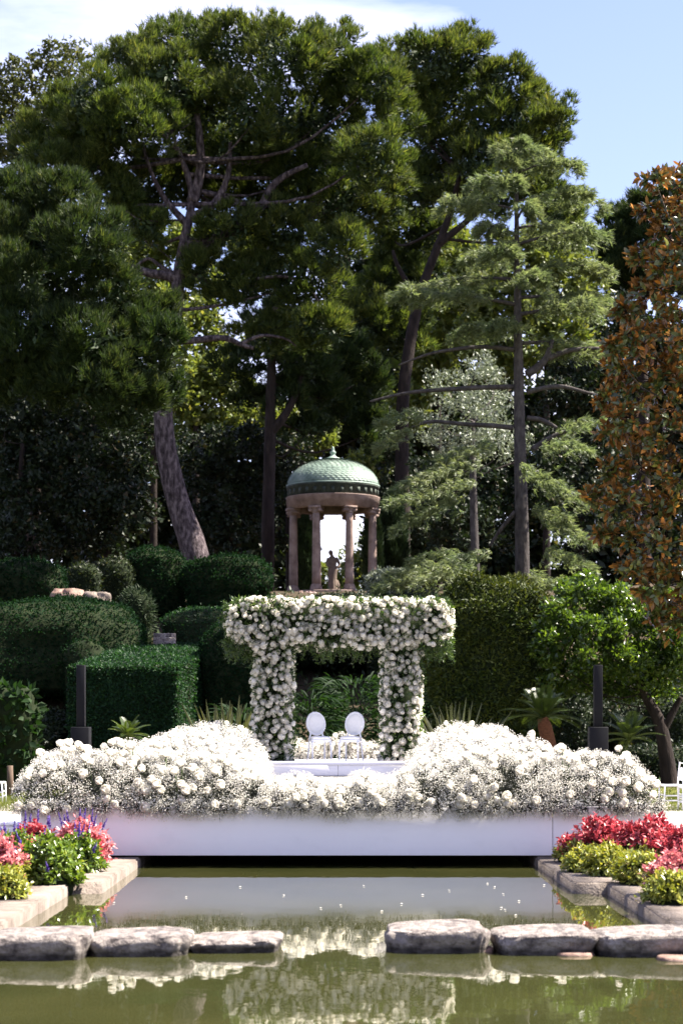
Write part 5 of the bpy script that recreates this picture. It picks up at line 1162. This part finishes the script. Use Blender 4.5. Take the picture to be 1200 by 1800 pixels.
# ------------------------------------------------------------------ cycads, flax, ferns, leafy plants
def cycad(label, px, py, rpx, Y, n_=26, trunk=True, m_='cycad'):
    c = P(px, py, Y); g_ = float(gz(c[0], c[1])); R_ = rpx * Y / F; t_ = thing('cycad', label, 'cycad', (c[0] + .25, c[1], g_), 0, 'cycads around the stage')
    if trunk: part('trunk', [(*tube(smooth_path([(c[0] + .28, c[1], g_), (c[0] + .20, c[1], g_ * .5 + c[2] * .5), c], 8), [.19, .19, .185, .18, .175, .17, .16, .12], 12), 0)], [M['bark_red']], t_)
    for k in range(n_):
        az = k * 2.39996; el = np.interp(k, [0, n_ - 1], [1.25, .08]) + rng.normal() * .08; L_ = R_ * rng.uniform(.85, 1.1); d_ = np.array([math.cos(az) * math.cos(el), math.sin(az) * math.cos(el), math.sin(el)])
        t2 = np.linspace(0, 1, 12); pth = c + d_ * (L_ * t2)[:, None] + np.array([0, 0, -1]) * (L_ * .42 * t2 ** 2)[:, None] * (1 - .45 * math.sin(el))
        tg = unit(np.gradient(pth, axis=0)); sd_ = unit(np.cross(tg, [0, 0, 1])); upn = np.cross(sd_, tg)
        nl = 40; tt = np.linspace(.10, .99, nl); q = np.stack([np.interp(tt, t2, pth[:, j]) for j in range(3)], 1); tq = np.stack([np.interp(tt, t2, tg[:, j]) for j in range(3)], 1); sq = np.stack([np.interp(tt, t2, sd_[:, j]) for j in range(3)], 1); uq = np.stack([np.interp(tt, t2, upn[:, j]) for j in range(3)], 1)
        LL = L_ * .22 * np.sin(np.clip(tt * .86 + .14, 0, 1) * math.pi) ** .6
        ch = [(*tube(pth, np.linspace(.010, .003, 12), 4), 0)]
        for s_ in (-1, 1): ch.append((*leaves(q, unit(sq * s_ + tq * .55 + uq * .25), uq, LL, LL * .07 + .004, .05), 0))
        part('frond', ch, [M[m_]], t_)
M['bark_red'] = surf('cycad_trunk', [(.3, (.10, .035, .018)), (.7, (.26, .11, .055))], 14, .9, 1.0, 30, .05, .2, (1, 1, 3))
cycad('cycad palm with a rough reddish trunk right of the conifer shrub', 953, 1262, 82, 46, 30)
cycad('low dark cycad in the shade behind the right loudspeaker', 1105, 1300, 70, 45, 20, False)
cycad('low cycad in front of the clipped hedge, partly sunlit', 225, 1294, 50, 46, 20, False)

def flax(label, px, py, rpx, Y, n_=18, group='flax clumps beside the arch'):
    x, y, g_ = at_ground(px, Y); base = np.array([x, y, g_]); topz = H - (py - YH) * Y / F; hgt = topz - g_
    t_ = thing('flax', label, 'flax plant', (x, y, g_), 0, group)
    for k in range(n_):
        a = rng.uniform(0, 6.28); ln = rng.uniform(.05, .5); d_ = unit(np.array([math.cos(a) * ln + .0, math.sin(a) * ln * .6, 1])); L_ = hgt * rng.uniform(.82, 1.05)
        t2 = np.linspace(0, 1, 7); pth = base + [rng.normal() * .12, rng.normal() * .1, 0] + d_ * (L_ * t2)[:, None] + np.array([d_[0], d_[1], -.35]) * (.35 * ln * t2 ** 3 * L_)[:, None]
        s_ = unit(np.cross(d_, [math.sin(a * 3), -1, .1])); wd = .12 * np.array([.5, .8, 1, .95, .8, .5, .02]); fold = np.cross(s_, d_) * .02
        V = np.stack([pth + s_ * wd[:, None] * .5, pth + fold, pth - s_ * wd[:, None] * .5], 1).reshape(-1, 3)
        f = [q for i in range(6) for q in ((3 * i, 3 * i + 1, 3 * i + 4, 3 * i + 3), (3 * i + 1, 3 * i + 2, 3 * i + 5, 3 * i + 4))]
        part('leaf', [(V, f, 0)], [M['phormium']], t_)
flax('spiky sword-leaved clump behind the left flower mound', 395, 1224, 50, 43.8, 38)
flax('spiky sword-leaved clump behind the right flower mound', 800, 1230, 50, 43.8, 38)

def fern(label, px, py, rpx, Y, n_=900, m_='fern', L=.55):
    x, y, g_ = at_ground(px, Y); c = np.array([x, y, g_]); topz = H - (py - YH) * Y / F; R_ = rpx * Y / F; hh = topz - g_
    u_ = rng.random((n_, 1)); a = rng.uniform(0, 6.28, n_); p_ = c + np.stack([np.cos(a) * R_ * rng.random(n_) ** .5, np.sin(a) * R_ * .7 * rng.random(n_) ** .5, rng.random(n_) * hh * .85], 1)
    d_ = unit(np.stack([np.cos(a) * .7, np.sin(a) * .7 - .2, rng.uniform(-.1, 1, n_)], 1)); V, F_ = [], []
    t2 = np.linspace(0, 1, 5); s_ = unit(np.cross(d_, rand_unit(n_))); LL = L * rng.uniform(.6, 1.2, n_)
    for i in range(n_):
        pth = p_[i] + d_[i] * (LL[i] * t2)[:, None] - np.array([0, 0, 1]) * (.4 * LL[i] * t2 ** 2)[:, None]; wd = (.045 * np.array([.5, 1, 1, .7, .05]))[:, None]
        V.append(np.stack([pth + s_[i] * wd * .5, pth - s_[i] * wd * .5], 1).reshape(-1, 3)); F_.append(np.array([(2 * k, 2 * k + 1, 2 * k + 3, 2 * k + 2) for k in range(4)]) + i * 10)
    t_ = thing('fern', label, 'fern', (x, y, g_), 0, 'arching leafy plants behind the arch'); tag(part('foliage', [(np.concatenate(V), np.concatenate(F_), 0)], [M[m_]], t_), kind='stuff')
fern('arching strap-leaved plant seen through the arch, above the right chair', 625, 1170, 60, 55, 1300)
fern('arching strap-leaved plant seen through the arch, above the left chair', 545, 1200, 50, 53, 900)
fern('arching strap-leaved plant beyond the arch leg near the left mound', 425, 1225, 40, 50, 500)
shrub('big-leaved green plant at the left edge above the lawn', 18, 1250, 46, 46, 49, M['fern'], 900, .26, .16, .9, name='leafy_plant', cat='plant', rough=.2)

# ------------------------------------------------------------------ rocks, garden steps, hydrangea pot
for px, py, rx, ry, lb in ((128, 1054, 24, 20, 'rugged reddish rock on the bank, left of the pale ones'), (160, 1056, 19, 17, 'pale rugged rock in the middle of the bank rocks'), (181, 1056, 13, 16, 'pale sunlit rock at the path on the bank'), (105, 1050, 16, 16, 'small dark rock tucked against the round shrub')):
    Y = 63.5; c = P(px, py, Y); k = Y / F; V, T = boulder(c, rx * k, rx * k * .8, ry * k, int(px), 3, .9, .30, 2.6, .9)
    solo('bank_rock', [(V, T, 0)], [M['redrock'] if px < 140 else M['stone']], lb, 'rock', (c[0], Y, c[2] - ry * k), 'rocks on the bank', False)
gs = thing('garden_steps', 'grey stone steps on the bank beside the clipped hedge', 'steps', tuple(P(290, 1134, 61)))
for k in range(4):
    a = P(270, 1134 - k * 7, 61 + k * .35); b_ = P(308, 1134 - k * 7, 61 + k * .35); part('step', [(*bevel_box(a[0], b_[0], a[1], a[1] + .36, a[2] - .13, a[2], .012), 0)], [M['rock']], gs)
pl = P(540, 1050, 80); hp = thing('potted_hydrangea', 'small pot of pinkish hydrangea at the foot of the temple', 'plant', tuple(pl - np.array([0, 0, .5])))
part('pot', [(*lathe([(.01, pl[2] - .5), (.16, pl[2] - .5), (.24, pl[2] - .1), (.26, pl[2] - .08), (.26, pl[2] - .03), (.01, pl[2] - .03)], 16, pl[0], pl[1]), 0)], [M['terracotta']], hp)
for k in range(7):
    c = pl + np.array([rng.uniform(-.3, .3), rng.uniform(-.2, .1), rng.uniform(.0, .2)]); u_ = rand_unit(60); part('flower_head', [(*leaves(c + u_ * .11, unit(np.cross(u_, rand_unit(60))), u_, .06, .05), 0)], [M['hydr']], hp)
print('triangles', sum(len(o.data.polygons) for o in bpy.data.objects if o.type == 'MESH'))
